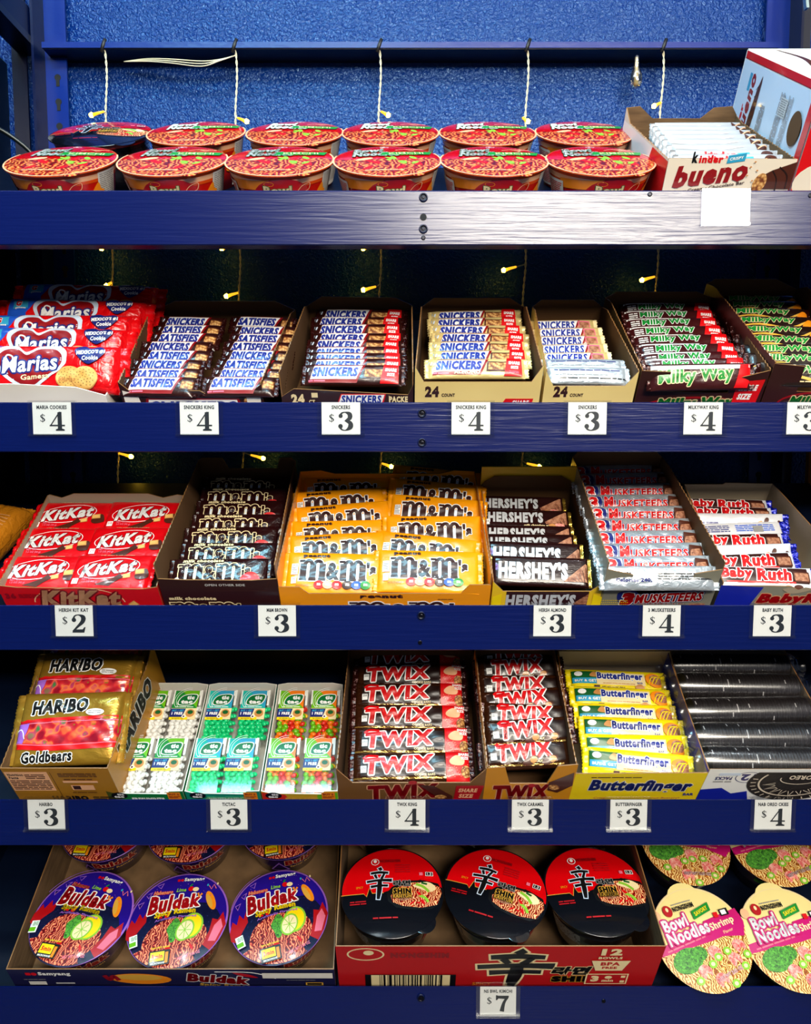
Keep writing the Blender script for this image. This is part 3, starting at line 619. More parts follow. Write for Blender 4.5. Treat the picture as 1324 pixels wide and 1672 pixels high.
A.rect(-14, -57, 28, 19, 'black', 4); A.rect(-17, -55.5, 19, 12, 'yellow', 4); A.text('5min', -17, -55.5, 15, 6, 'red', None, .05, 0, 4); A.rect(-4, -57, 4, 14, 'orange', 4); A.text('MICROWAVE', -15, -64.2, 19, 2.6, 'white', None, .03, 0, 4); A.text('just add water', -14, -44, 26, 3.6, 'yellow', None, .02, 0, 4)
A.text('NET WT 3.88 OZ', 26, -56, 30, 4, 'pink', None, .02, 0, 18); A.stroke(arcpts(70, 110, 165, 16), .8, 'lilac', False); bits(A, R, 30, -50, 60, 20, 66, (.3, .7), (.3, .7), 'lilac', 66)
C = Art(); C.text('Buldak', 30, 40, 56, 16, 'dred', [(1, 'peach')], .05); C.text('Spicy Ramen', 30, 25, 44, 7, 'gold_ink'); C.poly([(-20, 16), (-6, 44), (8, 16)], 'lilac'); C.poly([(-17, 18), (-6, 40), (5, 18)], 'cup_purple')
bd = None
for i, (x, s, rz, wh) in enumerate([(-469, 74, -14, 'left'), (-329, 70, 4, 'middle'), (-184, 76, 12, 'right'), (-482, 226, -8, 'left'), (-345, 224, -4, 'middle'), (-198, 230, 6, 'right')]):
    T = FR[5] @ Tr(x / 1000, s / 1000, -.0265) @ Rx(-3) @ Rz(rz)
    lb = f'purple and blue lidded noodle bowl, {wh} one of the {"front" if i < 3 else "rear"} row in the navy carton'
    if bd is None: bd = bowl('noodle_bowl', lb, 'noodle bowl', 'purple spicy noodle bowls', T, 71, 52, 62, ('cup_purple', 'cup_purple'), 'lid_purple', A, C, 5, lidedge='lilac')
    else: copy_tree(bd, T, lb)
# shrimp bowls
A = Art(); R = random.Random(9)
A.poly(arcpts(68, 180, 360, 30) + [(68, 4), (-68, -8)], 'noodle_shr'); A.poly([(-68, -9), (-67, 2), (68, 16), (69, 4), (68, -2), (10, -8)], 'magenta'); A.poly([(8, -2), (10, 18), (66, 24), (69, 6), (60, -12)], 'magenta')
A.text('Shrimp', 36, 9, 40, 12, 'cream', None, .03, 0, 6); A.text('Flavor', 40, -1, 16, 4, 'peach', None, .02, 0, 6); A.lines(-26, -3, 60, 4, 1, 'pink', 5)
A.ell(-34, -22, 22, 15, 'parsley', rot=8); A.ell(-16, -18, 12, 9, 'parsley')
for x, y in ((-18, -40), (30, -36), (0, -54), (44, -22), (6, -22)): A.blob([(x - 9, y + 4), (x, y + 9), (x + 9, y + 3), (x + 8, y - 6), (x + 2, y - 2), (x - 4, y - 8)], 'shrimp')
for x, y in ((8, -28), (24, -24), (40, -46), (-30, -48), (16, -62), (-4, -34), (50, -34)): A.ring(x, y, 6, 5, 2.6, 'lime', 14); A.ell(x, y, 3, 2.4, 'cream')
A.ell(-50, 40, 6, 7, 'peach'); A.ell(-32, 42, 6.5, 8, 'crimson', rot=10); A.ell(-32, 44, 2, 3, 'cream'); A.text('NONGSHIM', -8, 42, 32, 7, 'black', None, .05); A.lines(-8, 48, 30, 2.4, 1, 'grey')
A.text('Bowl', -30, 25, 38, 17, 'white', [(2.6, 'magenta')], .03, .1, 4); A.text('Noodles', -18, 9, 64, 17, 'white', [(2.6, 'magenta')], .03, .1, 4); A.rect(14, 31, 30, 11, 'green', 12, .3); A.text('SAVORY', 14, 31, 23, 5.6, 'yellow', None, .03, .1, 12)
A.rect(32, 21, 7, 7, 'red'); A.rect(46, 22, 13, 9, 'black'); A.rect(45, 22, 8, 6, 'white'); A.text('NET WT 3.03 OZ', 14, -50, 40, 4.5, 'pink', [(.3, 'white')], .02, 0, 10)
C = Art(); C.rect(-30, 46, 22, 18, 'parsley'); C.rect(36, 40, 40, 18, 'beige'); C.lines(36, 40, 36, 14, 6, 'grey'); C.rect(0, 54, 400, 4, 'magenta')
sp = None
for i, (x, s, rz, rx, wh) in enumerate([(419, 58, 14, 11, 'left of the two in the front row'), (545, 58, 10, 11, 'front right corner of the picture'), (441, 196, -12, 4, 'left of the two in the rear row'), (578, 194, 8, 4, 'right of the two in the rear row')]):
    T = FR[5] @ Tr(x / 1000, s / 1000, -.0255) @ Rx(rx) @ Rz(rz)
    lb = f'cream and magenta shrimp noodle bowl, {wh}'
    if sp is None: sp = bowl('noodle_bowl', lb, 'noodle bowl', 'shrimp noodle bowls', T, 67, 48, 64, ('cup_plum', 'cup_plum'), 'lid_cream', A, C, 4.5, tab=(88, 22, 8, 'lid_cream'), lidedge='cream')
    else: copy_tree(sp, T, lb)
# the two noodle cartons on the bottom shelf
A = Art(); A.rect(-196, 34, 7, 7, 'red'); A.ell(-188, 34, 4, 4, 'red'); A.text('Samyang', -160, 34, 44, 11, 'white', None, .05); A.rect(-188, 10, 24, 9, 'white_in'); A.lines(-190, 20, 30, 3, 1, 'grey'); A.rect(-150, 10, 26, 3, 'lightgrey')
A.ell(-44, 22, 42, 14, 'orange', rot=-3); A.ell(-46, 26, 32, 8, 'gold_ink', rot=-3); A.stroke([(-92, 32), (-86, 20), (-80, 30), (-74, 18)], 7, 'dred')
A.text('Buldak', 62, 22, 84, 22, 'crimson', [(2, 'white')], .06, .1, -7); A.text('Spicy Ramen', 70, 4, 70, 9, 'gold_ink', None, .04, .1, -5); A.stroke([(60, 42), (110, 40), (142, 24)], 2, 'white'); A.blob([(84, 40), (104, 36), (118, 26), (98, 30)], 'crimson')
A.rect(172, 32, 96, 14, 'white_in'); A.lines(176, 20, 40, 2.4, 1, 'grey'); A.rect(194, 10, 24, 8, 'gold_ink'); A.rect(194, 10, 20, 5, 'black')
carton(5, (-542, -97), (-555, -108), 300, 50, [(0, 46), (1, 46)], 'low navy open carton of purple noodle bowls on the bottom shelf', 'navy_box', 'kraft_in', art=A, jagged=False, sidef=46)
A = Art(); A.ring(-178, 86, 25, 16, 2.4, 'cream', rot=0); A.ell(-174, 90, 7, 6, 'cream'); A.text('NONGSHIM', -106, 84, 78, 14, 'dred', None, .07)
sin_char(A, 24, 52, 104, 90, 'black', 'cream', 3); A.text('라면', 100, 44, 54, 22, 'black', [(2, 'cream')], .05, .2); A.text('SHIN', 106, 22, 62, 16, 'black', [(1.6, 'gold_ink')], .08)
A.rect(-118, 14, 124, 40, 'black'); A.rect(-118, 18, 108, 30, 'cream'); A.k += 1
R = random.Random(4); x = -160
while x < -76: q = R.choice((1, 1, 2, 3)); A.rect(x, 18, q, 30, 'black', keep=True); x += q + R.choice((1, 1.6, 2.6))
A.text('12', 148, 94, 28, 17, 'cream', None, .06); A.text('BOWLS', 148, 79, 32, 6, 'cream', None, .05); A.poly([(124, 72), (176, 72), (168, 46), (132, 46)], 'cream'); A.text('BPA', 150, 64, 26, 9, 'shin_box', None, .05); A.text('FREE', 150, 54, 20, 6, 'shin_box', None, .05)
A.rect(150, 24, 58, 28, 'cream'); A.rect(150, 24, 54, 24, 'shin_box'); A.text('3', 134, 25, 11, 16, 'cream', None, .07); A.text('min', 152, 20, 16, 7, 'cream', None, .05); A.ell(152, 29, 5, 4, 'cream'); A.rect(172, 31, 6, 6, 'cream'); A.rect(172, 18, 6, 6, 'cream'); A.text('SPICY', -20, 12, 26, 8, 'orange')
carton(5, (-92, 342), (-98, 337), 292, 106, [(0, 106), (1, 106)], 'tall red carton of red and black noodle bowls on the bottom shelf', 'shin_box', 'kraft_in', art=A, jagged=False, sidef=106)

# ------------------------------------------------------------------ white chocolate bars and their carton on the top shelf
A = Art()
A.text('k', -47, 39, 7, 13, 'black', None, .06); A.text('inder', -27, 37, 30, 9, 'red', None, .06); A.rect(4, 38, 22, 9, 'cyan', 8, .2); A.text('CRISPY', 4, 38, 17, 3.4, 'white', None, .03, .1, 8)
A.text('bueno', -24, 20, 92, 26, 'dred', None, .05, .25, 6); A.text('Crispy Creamy Chocolate Bar', -24, 3, 92, 5, 'brown', None, .02, .1, 8)
A.poly([(34, 2), (38, 16), (52, 24), (80, 34), (80, 2)], 'choc'); A.ell(40, 9, 8, 12, 'nougat', rot=-14); A.stroke([(52, 24), (60, 14), (62, 0)], 1.5, 'dbrown'); A.stroke([(60, 28), (72, 18), (74, 2)], 1.5, 'dbrown')
for x, y in ((24, 28), (28, 34), (33, 24), (22, 18), (30, 12)): A.ell(x, y, 1.3, .9, 'tan')
KL = Art(); KL.poly([(1, -49), (110, -49), (70, 34), (1, 34)], 'red'); KL.poly([(110, -49), (220, -49), (220, 34), (70, 34)], 'white')
carton(1, (325, 484), (321, 484), 222, 36, [(0, 38), (1, 37)], 'small cream and red carton of white chocolate bars on the top shelf', 'kinder_box', 'kraft_in', art=A, rear=[(0, 50), (.12, 52), (.25, 36), (.68, 36), (.78, 50), (.94, 52), (1, 40)], sidef=36, leftart=KL)
A = Art(); A.text('kinder', -8, 6, 40, 11, 'red', None, .06); A.rect(22, 6, 16, 7, 'cyan', 6); A.blob([(44, 8), (54, 14), (68, 8), (66, -8), (48, -10)], 'choc'); A.ell(46, 0, 5, 8, 'nougat'); A.rect(-40, -6, 40, 6, 'dred', 3); A.stroke([(50, 10), (58, 0), (62, -8)], 1, 'dbrown')
kb = wrapper('candy_bar', 142, 34, 15, 'w_kinder', A, 3, 8)
A = Art(); A.blob([(46, 16), (54, 12), (68, 16), (66, 8), (50, 4)], 'choc'); A.stroke([(48, 8), (58, 14), (66, 10)], 1.6, 'peach'); A.stroke([(-60, 10), (-10, 6), (30, 11)], .8, 'lightgrey')
kp_ = wrapper('candy_bar', 142, 34, 15, 'w_kinder', A, 4, 8)
bars(1, [(412, 16), (414, 38), (416, 66), (417, 94), (419, 120), (420, 146), (422, 170), (423, 192)], 20, {None: kp_, 0: kb, 1: kb}, [44, 46, 52, 55, 58, 58, 60, 60], [0, -1, 1, 0, 1], 'candy_bar', lambda i: f'white wrapped chocolate bar, {ORD[i]} from the front in the cream and red carton', 'candy bar', 'white chocolate bars')
# the tall upright carton at the right end
def upright():
    T = FR[1] @ Tr(.560, 0, -.05); t = thing('cardboard_carton', T, 'tall closed white carton with red edges at the right end of the top shelf', 'carton')
    b = MB(); b.box(-.071, .071, .003, .256, 0, .167, 'white'); A = Art()
    A.rect(131, 162.5, 250, 9, 'red'); A.rect(131, 158, 250, 1, 'dred')
    A.rect(13, 70, 1.2, 120, 'red'); A.rect(53, 84, 92, 144, 'bluewhite'); A.rect(175, 84, 160, 144, 'bluewhite')
    A.text('kinder', 39, 76, 60, 10, 'red', None, .06, 0, 90); A.text('bueno', 53, 104, 84, 20, 'dred', None, .05, .2, 90); A.rect(43, 134, 8, 22, 'cyan', 0)
    A.poly([(73, 62), (65, 62), (69, 98), (75, 130), (83, 148), (85, 140), (85, 100), (81, 70)], 'choc'); A.poly([(75, 62), (65, 60), (69, 74), (73, 74)], 'nougat')
    for q in range(6): A.stroke([(84 - q, 90 + q * 9), (71 + q * .5, 84 + q * 9)], 1.2, 'dbrown', False)
    A.lines(109, 92, 50, 16, 4, 'grey', 90); A.lines(163, 84, 116, 16, 4, 'grey', 90, 2); A.lines(187, 84, 116, 14, 4, 'grey', 90, 4); A.rect(171, 126, 22, 22, 'lightgrey'); A.lines(171, 126, 20, 20, 8, 'grey', 0, 6)
    A.ell(219, 112, 17, 20, 'brown_in', n=30); A.rect(249, 80, 14, 160, 'red')
    A.onto(b, mm(lambda x, y, e: (-71 - e, 259 - x, y)))
    F2 = Art(); F2.rect(0, 100, 142, 134, 'red'); F2.ell(-28, 58, 44, 26, 'kinder_box'); F2.onto(b, mm(lambda x, y, e: (x, 3 - e, y)))
    U = Art(); U.stroke([(-64, 20), (-40, 90), (-20, 180), (-30, 250)], [4, 9, 8, 3], 'choc'); U.stroke([(-10, 40), (20, 130), (40, 230)], [5, 11, 6], 'choc'); U.stroke([(40, 20), (60, 120)], 5, 'dred'); U.onto(b, mm(lambda x, y, e: (x, y, 167 + e)))
    link('carton_body', b.mesh('carton_body'), t)
    h = MB(); h.lathe([(.0165, 0), (.0165, .0005)], 24, 'hole', Tr(-.0718, .040, .112) @ Ry(-90)); link('thumb_hole', h.mesh('thumb_hole'), t)
    f = MB(); f.box(-.070, .070, .250, .2565, .1675, .1685, 'white'); link('tuck_flap', f.mesh('tuck_flap'), t)
upright()
# bits at the ends of the top shelf
t = MB(); t.tube(smooth_pts([(-.655, .03, 1.80), (-.64, .06, 1.84), (-.615, .10, 1.895), (-.585, .14, 1.905), (-.55, .16, 1.885), (-.53, .17, 1.86)], 6), .0032, 'cable', 8)
tag(t.build('power_cable'), 'black cable looping beside the leftmost front bowl on the top shelf', 'cable')
g = thing('clamp_bracket', Tr(.632, .20, 2.0), 'dark green metal bracket with collar at the top right corner', 'bracket')
b = MB(); b.lathe([(.016, .075), (.016, .33)], 20, 'cable'); b.lathe([(.012, -.10), (.012, .06)], 20, 'cable'); link('tube', b.mesh('tube'), g)
b = MB(); b.lathe([(.014, .055), (.024, .058), (.025, .066), (.021, .074), (.016, .078)], 24, 'cable'); link('collar', b.mesh('collar'), g)
b = MB(); b.box(-.030, -.026, -.004, .004, .10, .145, 'steel', Ry(-8)); link('clip', b.mesh('clip'), g)
b = MB(); b.tube([(-.012, -.02, .082), (.0, -.026, .084), (.012, -.024, .088)], .003, 'steel'); b.tube([(.016, -.022, .086), (.026, -.02, .088), (.026, -.02, .098), (.016, -.022, .096)], .0015, 'steel'); link('buckle', b.mesh('buckle'), g)

# ------------------------------------------------------------------ second shelf: cookie packets and brown candy trays
A = Art()
A.poly([(-93, -30), (-60, -30), (-64, 4), (-48, 30), (-93, 30)], 'blue'); A.rect(-74, 18, 22, 14, 'cyan', 4); A.text('G', -77, 19, 8, 9, 'red', [(.6, 'white')], .05); A.text('gamesa', -73, 11, 16, 3, 'white')
hp = [(-48, 4), (-50, 18), (-40, 27), (-24, 27), (-10, 18), (4, 27), (26, 28), (38, 18), (36, 2), (20, -12), (-6, -28), (-34, -14)]
A.blob([(x * 1.07, y * 1.06) for x, y in hp], 'bluewhite'); A.blob([(x * .93 - .5, y * .88 - .6) for x, y in hp], 'dred')
A.text('Marias', -6, 4, 72, 21, 'white', [(2.8, 'navy')], .02, .15, 5); A.stroke([(-40, 6), (-36, 15), (-28, 12), (-30, 2), (-38, -4)], 2, 'white'); A.text('Gamesa', 2, -13, 36, 7, 'cream', None, .02, .1, 5)
for x in (46, 66):
    A.ell(x, -14, 17, 15, 'tan', rot=10); A.ell(x, -13.4, 16.2, 14.2, 'cookie', rot=10); A.k += 1
    for q in range(34): r_ = 14 * sqrt((q + .5) / 34); A.ell(x + r_ * cos(q * 2.4), -13 + r_ * sin(q * 2.4) * .88, .6, .6, 'choc', n=6, keep=True)
A.text('Marias', 44, -16, 22, 6, 'tan', None, .02, .2)
A.blob([(52, 24), (62, 29), (72, 25), (84, 28), (90, 20), (72, 4), (56, 14)], 'navy'); A.text("MEXICO'S #1", 72, 20, 36, 6, 'white', None, .05, .1, 5); A.text('Cookie', 72, 12, 20, 6, 'white', None, .03, .1, 5)
A.lines(-84, -18, 14, 16, 6, 'white')
mar = wrapper('cookie_packet', 236, 64, 34, 'w_red', A, 5, 14, px=4, pe=8, wr=1.0)
bars(2, [(-478, 24), (-488, 88), (-494, 132), (-484, 178), (-478, 226)], 22, [mar], [44, 40, 40, 38, 36], [-1, -2, 0, -3, -3], 'cookie_packet', lambda i: f'red cookie packet with round biscuits on it, {ORD[i]} from the front at far left', 'cookie packet', 'red cookie packets', dn=[4, 0, 0, 4, 8])
carton(2, (-640, -386), (-640, -390), 250, 10, [(0, 26), (.55, 27), (.86, 22), (1, 10)], 'plain white low tray under the red cookie packets on the second shelf', 'paper', 'white_in', 'white_in', jagged=False, sidef=10)
def snick(word, share=False, alm=False):
    A = Art(); L = 134 if share else 98; x0 = -L / 2 + 10; x1 = x0 + (64 if share else 60); H = 13 if not alm else 12
    A.poly([(x0 - 1, -H), (x1 - 2, -H), (x1 + 9, H), (x0 + 6, H)], 'dred'); A.poly([(x0 + 1, -H + 4.5), (x1 - 3, -H + 4.5), (x1 + 5, H - 1.4), (x0 + 6, H - 1.4)], 'white')
    A.text(word, (x0 + x1) / 2 + 1.5, 1.8, x1 - x0 - 4, 14, 'snblue', None, .05, .22, fat=.02)
    A.lines(x0 + 12, -H + 2, 26, 3.4, 1, 'pink')
    cx = x1 + (20 if share else 16); A.chunk(cx, 0, 28 if share else 17, 15, sh=.1)
    A.lines(x0 - 4, 6, 5, 8, 2, 'bluewhite', 70)
    if alm: A.text('ALMOND', (x0 + x1) / 2 + 12, -H + 3.2, 34, 5, 'cream', None, .05)
    if share: A.poly([(L / 2 - 32, -14), (L / 2 - 8, -14), (L / 2 - 8, 14), (L / 2 - 27, 14)], 'red'); A.text('SHARE', L / 2 - 18, 5, 15, 5, 'white', None, .05, .1); A.text('SIZE', L / 2 - 18, -2, 10, 4.4, 'white', None, .05, .1); A.lines(L / 2 - 18, -9, 15, 4, 2, 'pink')
    return wrapper('candy_bar', L + 4, 31, 13, 'w_cream' if alm else 'w_snick', A, len(word) + share, 6, 'w_cream' if alm else 'w_darkfoil')
sn, sa = snick('SNICKERS'), snick('SATISFIES')
for pts, ks, col, rz in (([(-318, -1), (-318, 23), (-320, 50), (-315, 77), (-321, 105), (-314, 133), (-315, 160), (-316, 188)], [sa, sa, sn, sa, sn, sa, sa, sn], 'left', [-2, -1, -3, -2, -1, -2, -1.5, -3]), ([(-214, -1), (-207, 23), (-206, 49), (-203, 77), (-206, 104), (-202, 130), (-203, 156), (-211, 188)], [sa, sn, sa, sn, sa, sa, sn, sa], 'right', [-1, -3, -4, -3, -3, -2, -3, -4])):
    bars(2, pts, 16, ks, 24, rz, 'candy_bar', lambda i: f'brown candy bar, slanted blue lettering, {ORD[i]} from front, {col} column of the widest tray', 'candy bar', 'bars in the two-column tray')
A = Art(); A.poly([(-60, 6), (60, 6), (66, -20), (-66, -20)], 'dred'); A.poly([(-57, 4), (57, 4), (62, -20), (-62, -20)], 'white'); A.text('SNICKERS', 0, -6, 112, 16, 'snblue', None, .05, .15); A.ell(-78, 2, 10, 7, 'nougat'); A.ell(76, 2, 10, 7, 'nougat')
wa = Art(); [wa.L.append(l) for l in A.L]; wa.k = A.k; wa.poly([(-88, -30), (-62, -30), (-70, 12), (-88, 18)], 'paper'); wa.poly([(88, -30), (70, -30), (70, 12), (88, 14)], 'paper')
carton(2, (-366, -184), (-380, -166), 226, 32, [(0, 30), (.08, 14), (.4, 12), (.42, 17), (.56, 17), (.6, 12), (.92, 14), (1, 27)], 'widest brown open tray with two columns of bars on the second shelf', 'brown_box', 'brown_in', art=wa, rear=[(0, 22), (.16, 38), (.86, 38), (1, 24)], sidef=29)
sk = snick('SNICKERS', True)
bars(2, [(-68, 18), (-66, 36), (-67, 54), (-68, 74), (-69, 97), (-66, 119), (-68, 148), (-70, 174), (-65, 200)], 22, [sk], [30, 34, 34, 30, 26, 24, 26, 24, 28], [-1, 0, -2, 0, -2, -1, 0, -1, -2], 'candy_bar', lambda i: f'long brown candy bar with red end, {ORD[i]} from front in the brown SHARE SIZE tray', 'candy bar', 'bars in the brown share size tray')
A = Art(); A.text('24', -64, 2, 17, 15, 'cream', None, .06); A.text('CT', -46, -2, 8, 6, 'cream', None, .04); A.rect(-42, 8, 8, 7, 'cream'); A.poly([(-14, -6), (46, -6), (50, 10), (-8, 10)], 'red'); A.poly([(-12, -4.6), (44, -4.6), (48, 8.6), (-7, 8.6)], 'white'); A.text('SNICKERS', 18, 2, 52, 12, 'snblue', None, .05, .15)
A.text('PACKE', 66, 2, 24, 9, 'cream', None, .05); A.rect(54, 2, .8, 11, 'cream'); A.poly([(62, -14), (80, -14), (80, -30), (56, -30)], 'red'); A.text('SHARE', 70, -18, 18, 6, 'white', None, .06, .2); A.text('SIZE', 69, -25, 13, 6, 'white', None, .06, .2); A.poly([(-54, -16), (46, -16), (50, -30), (-60, -30)], 'red'); A.text('SNICKERS', -6, -26, 94, 13, 'snblue', [(1.5, 'white')], .05, .15); A.lines(-20, 6, 4, 5, 1, 'tan'); A.blob([(20, -14), (30, -8), (34, -18), (26, -24)], 'kraft')
A2 = Art(); A2.k = A.k; A2.L = [([(x * 1, y + 3) for x, y in v], f, m, k) for v, f, m, k in A.L]
carton(2, (-160, 10), (-146, 10), 220, 45, [(0, 8), (.1, 20), (.96, 11), (1, 26)], 'brown open tray marked 24 and SHARE SIZE, second shelf', 'brown_box', 'brown_in', art=A2, rear=[(0, 34), (.14, 48), (.84, 46), (1, 34)], sidef=44)
al = snick('SNICKERS', True, True)
bars(2, [(93, 26), (100, 52), (100, 80), (104, 107), (102, 133), (100, 160), (102, 186)], 27, [al], 26, [0, 1, 0, -2, -1, 2, 3], 'candy_bar', lambda i: f'cream ended almond candy bar with red tip, {ORD[i]} from front in wider cream tray', 'candy bar', 'almond share bars')
def creamart(w, share):
    A = Art(); A.text('24', -w / 2 + 22, 16, 18, 16, 'brown', None, .06); A.text('COUNT', -w / 2 + 43, 11, 17, 5, 'brown', None, .04)
    A.poly([(-w / 2 + 14, -2), (w / 2 - 60, -2), (w / 2 - 52, -16), (-w / 2 + 8, -16)] if share else [(-w / 2 + 14, -4), (w / 2 - 26, -4), (w / 2 - 18, -16), (-w / 2 + 8, -16)], 'dred')
    A.text('SNICKERS', -18 if share else -4, -10, 84 if share else 76, 12, 'snblue', [(1.6, 'white')], .05, .15)
    if share: A.poly([(w / 2 - 44, 6), (w / 2 - 8, 6), (w / 2 - 12, -14), (w / 2 - 54, -14)], 'red'); A.text('SHARE', w / 2 - 24, 0, 22, 7, 'white', None, .05, .2); A.text('SIZE', w / 2 - 26, -9, 17, 7, 'white', None, .05, .2)
    return A
carton(2, (12, 173), (24, 175), 210, 50, [(0, 52), (.07, 30), (.92, 30), (1, 54)], 'wider cream open tray of almond bars on the second shelf', 'cream_box', 'brown_in', art=creamart(161, True), rear=[(0, 36), (.12, 50), (.86, 50), (1, 36)], sidef=50)
A = Art(); A.poly([(-44, -11), (16, -11), (25, 12), (-38, 12)], 'dred'); A.poly([(-42, -6), (15, -6), (22, 11), (-38, 11)], 'white'); A.text('SNICKERS', -11, 2.5, 55, 14, 'snblue', None, .045, .2); A.text('ALMOND', 0, -8.4, 26, 4, 'cream', None, .05); A.chunk(30, 0, 17, 19, 'nougat_brown', 'pink')
a24 = wrapper('candy_bar', 104, 31, 13, 'w_cream', A, 8, 6, 'cream')
A = Art(); A.lines(0, 6, 84, 3, 1, 'navy'); A.lines(10, -6, 90, 4, 1, 'txt', 0, 3); A.lines(-6, -1, 70, 2, 1, 'grey', 0, 4)
asil = wrapper('candy_bar', 112, 26, 11, 'w_silver', A, 9, 6, 'w_silver')
bars(2, [(233, 4), (231, 22), (226, 52), (226, 78), (227, 105), (229, 131), (226, 158)], 25, [asil, asil, a24, a24, a24, a24, a24], [28, 20, 26, 26, 26, 26, 26], [-2, -1, 2, 3, 2, 3, 2], 'candy_bar', lambda i: f'{"upturned silver backed" if i < 2 else "cream wrapped almond"} candy bar, {ORD[i]} from front in the narrower cream tray', 'candy bar', 'bars in the narrow cream tray', dn=[4, 8, 0, 0, 0, 0, 0])
carton(2, (177, 294), (188, 292), 210, 45, [(0, 46), (.1, 24), (.88, 24), (1, 46)], 'narrower cream open tray of almond bars on the second shelf', 'cream_box', 'brown_in', art=creamart(117, False), rear=[(0, 36), (.12, 47), (.86, 47), (1, 36)], sidef=46)
def milky(share):
    A = Art()
    if share:
        A.rect(-26, 13, 84, 2.4, 'white'); A.stroke([(-30, -12), (0, -7), (30, -12), (52, -9)], 2, 'dred')  # white strip paints a sheen along the upper edge of the wrapper
        A.text('Milky Way', -10, 5, 70, 13.5, 'green', [(.9, 'white')], .04, .15, 3); A.text('100% more', 10, -10.5, 30, 5, 'peach', [(.4, 'choc')], .03)
        A.lines(-54, 3, 12, 10, 3, 'white'); A.rect(50, 0, 26, 32, 'red', 0, .3); A.text('SHARE', 52, 4, 17, 6, 'white', None, .06, .2); A.text('SIZE', 50, -4, 12, 5, 'white', None, .06, .2)
        return wrapper('candy_bar', 140, 33, 14, 'w_milky', A, 12, 6, 'w_darkfoil')
    A.stroke([(-60, -8), (-20, -2), (20, -9), (50, 4)], [1, 3, 4, 2], 'gold_ink'); A.text('MilkyWay', -6, 5, 76, 13, 'green', [(.8, 'cream')], .04, .15); A.lines(14, -9, 50, 3, 1, 'cream'); A.blob([(40, -6), (50, 6), (58, 2), (54, -8)], 'orange')
    return wrapper('candy_bar', 128, 31, 13, 'w_mid', A, 13, 6, 'w_darkfoil')
mk, mn = milky(True), milky(False)
A = Art(); A.text('Milky Way', -8, 0, 96, 22, 'green', [(1.5, 'cream')], .025, .1, 3); A.rect(0, 12, 130, 5, 'white'); A.rect(54, 0, 18, 30, 'red', 0, .3)
mkf = wrapper('candy_bar', 140, 34, 14, 'w_milky', A, 14, 6, 'w_darkfoil')
bars(2, [(375, -7), (377, 20), (377, 40), (380, 66), (380, 95), (380, 122), (381, 149), (384, 176), (388, 203)], 30, {None: mk, 0: mkf}, [52, 34, 30, 26, 24, 24, 24, 24, 24], [2, 1, 2, 1, 1, 2, 1, 1, 0], 'candy_bar', lambda i: f'dark candy bar with green lettering and red end, {ORD[i]} from the front', 'candy bar', 'green lettered share bars', dn=[4] + [0] * 8)
A = Art(); A.ell(-2, -6, 66, 15, 'dred'); A.ell(-2, -7, 63, 13, 'brown_box'); A.text('Milky Way', -2, -2, 100, 19, 'green', [(1.8, 'cream')], .05, .15, 2); A.poly([(44, 30), (78, 34), (74, -16), (44, -16)], 'red'); A.text('SHARE', 60, 22, 24, 9, 'white', None, .06, .2); A.text('SIZE', 58, 9, 18, 9, 'white', None, .06, .2)
carton(2, (297, 459), (299, 464), 228, 50, [(0, 46), (.23, 44), (.235, 16), (.72, 14), (.74, 34), (.99, 46), (1, 46)], 'brown open tray of green lettered share bars on the second shelf', 'brown_box', 'brown_in', art=A, rear=[(0, 42), (.1, 52), (.82, 52), (1, 40)], sidef=48)
bars(2, [(512, -2), (508, 28), (512, 56), (515, 84), (518, 115), (521, 146), (524, 176), (527, 202), (528, 224)], 34, [mn], [52, 30, 30, 28, 24, 24, 24, 24, 24], [-2, -3, 0, -4, -2, -1, -2, 0, 0], 'candy_bar', lambda i: f'black candy bar with pale green lettering, {ORD[i]} from front at the right edge', 'candy bar', 'dark chocolate green lettered bars')
A = Art(); A.ell(2, -2, 48, 18, 'dred'); A.ell(2, -3, 46, 16, 'mid_box'); A.text('Milky Way', 14, 0, 88, 19, 'green', [(1.6, 'cream')], .05, .15)
carton(2, (461, 592), (457, 596), 256, 60, [(0, 56), (.3, 52), (.31, 16), (.8, 14), (1, 50)], 'darkest brown tray of pale green lettered bars at the right edge', 'mid_box', 'brown_in', art=A, rear=[(0, 52), (.08, 60), (.74, 60), (1, 44)], sidef=58)

# ------------------------------------------------------------------ third shelf
A = Art(); A.ring(-3, 5, 41, 17, 1, 'white', rot=8); A.text('KitKat', -3, 5, 74, 21, 'white', [(1.6, 'dred')], .035, .3, 9)
A.poly([(-16, -22), (6, -12), (14, -4), (20, -10), (4, -24)], 'choc'); A.chunk(24, -8, 10, 7, 'cookie', 'tan', 10); A.blob([(36, -4), (48, 4), (52, -8), (44, -14), (36, -12)], 'choc'); A.chunk(40, -1, 12, 8, 'cookie', 'tan', 10)
A.rect(-42, -17, 8, 9, 'white'); A.text('210', -42, -16, 6, 4, 'red'); A.text('NET WT', -26, -14, 14, 3.4, 'pink', None, .02); A.text('1.5 OZ (42 g)', -22, -18.6, 20, 3.4, 'pink', None, .02); A.text('crisp wafers in milk chocolate', 4, 26.5, 46, 2.6, 'peach', None, .02, .1)
kk = wrapper('candy_packet', 116, 62, 12, 'w_kit', A, 21, 5, px=6, pe=14, wr=.35)
bars(3, [(-491, 30), (-492, 91), (-491, 151)], 21, [kk], 8, [0, -1, 0], 'candy_packet', lambda i: f'red wafer bar packet, {ORD[i]} from the front in the left column of the red tray', 'candy packet', 'red wafer packets', sh=5)
bars(3, [(-395, 30), (-391, 90), (-384, 150)], 23, [kk], 8, [0, 0, -1], 'candy_packet', lambda i: f'red wafer bar packet, {ORD[i]} from the front in the right column of the red tray', 'candy packet', 'red wafer packets', sh=5)
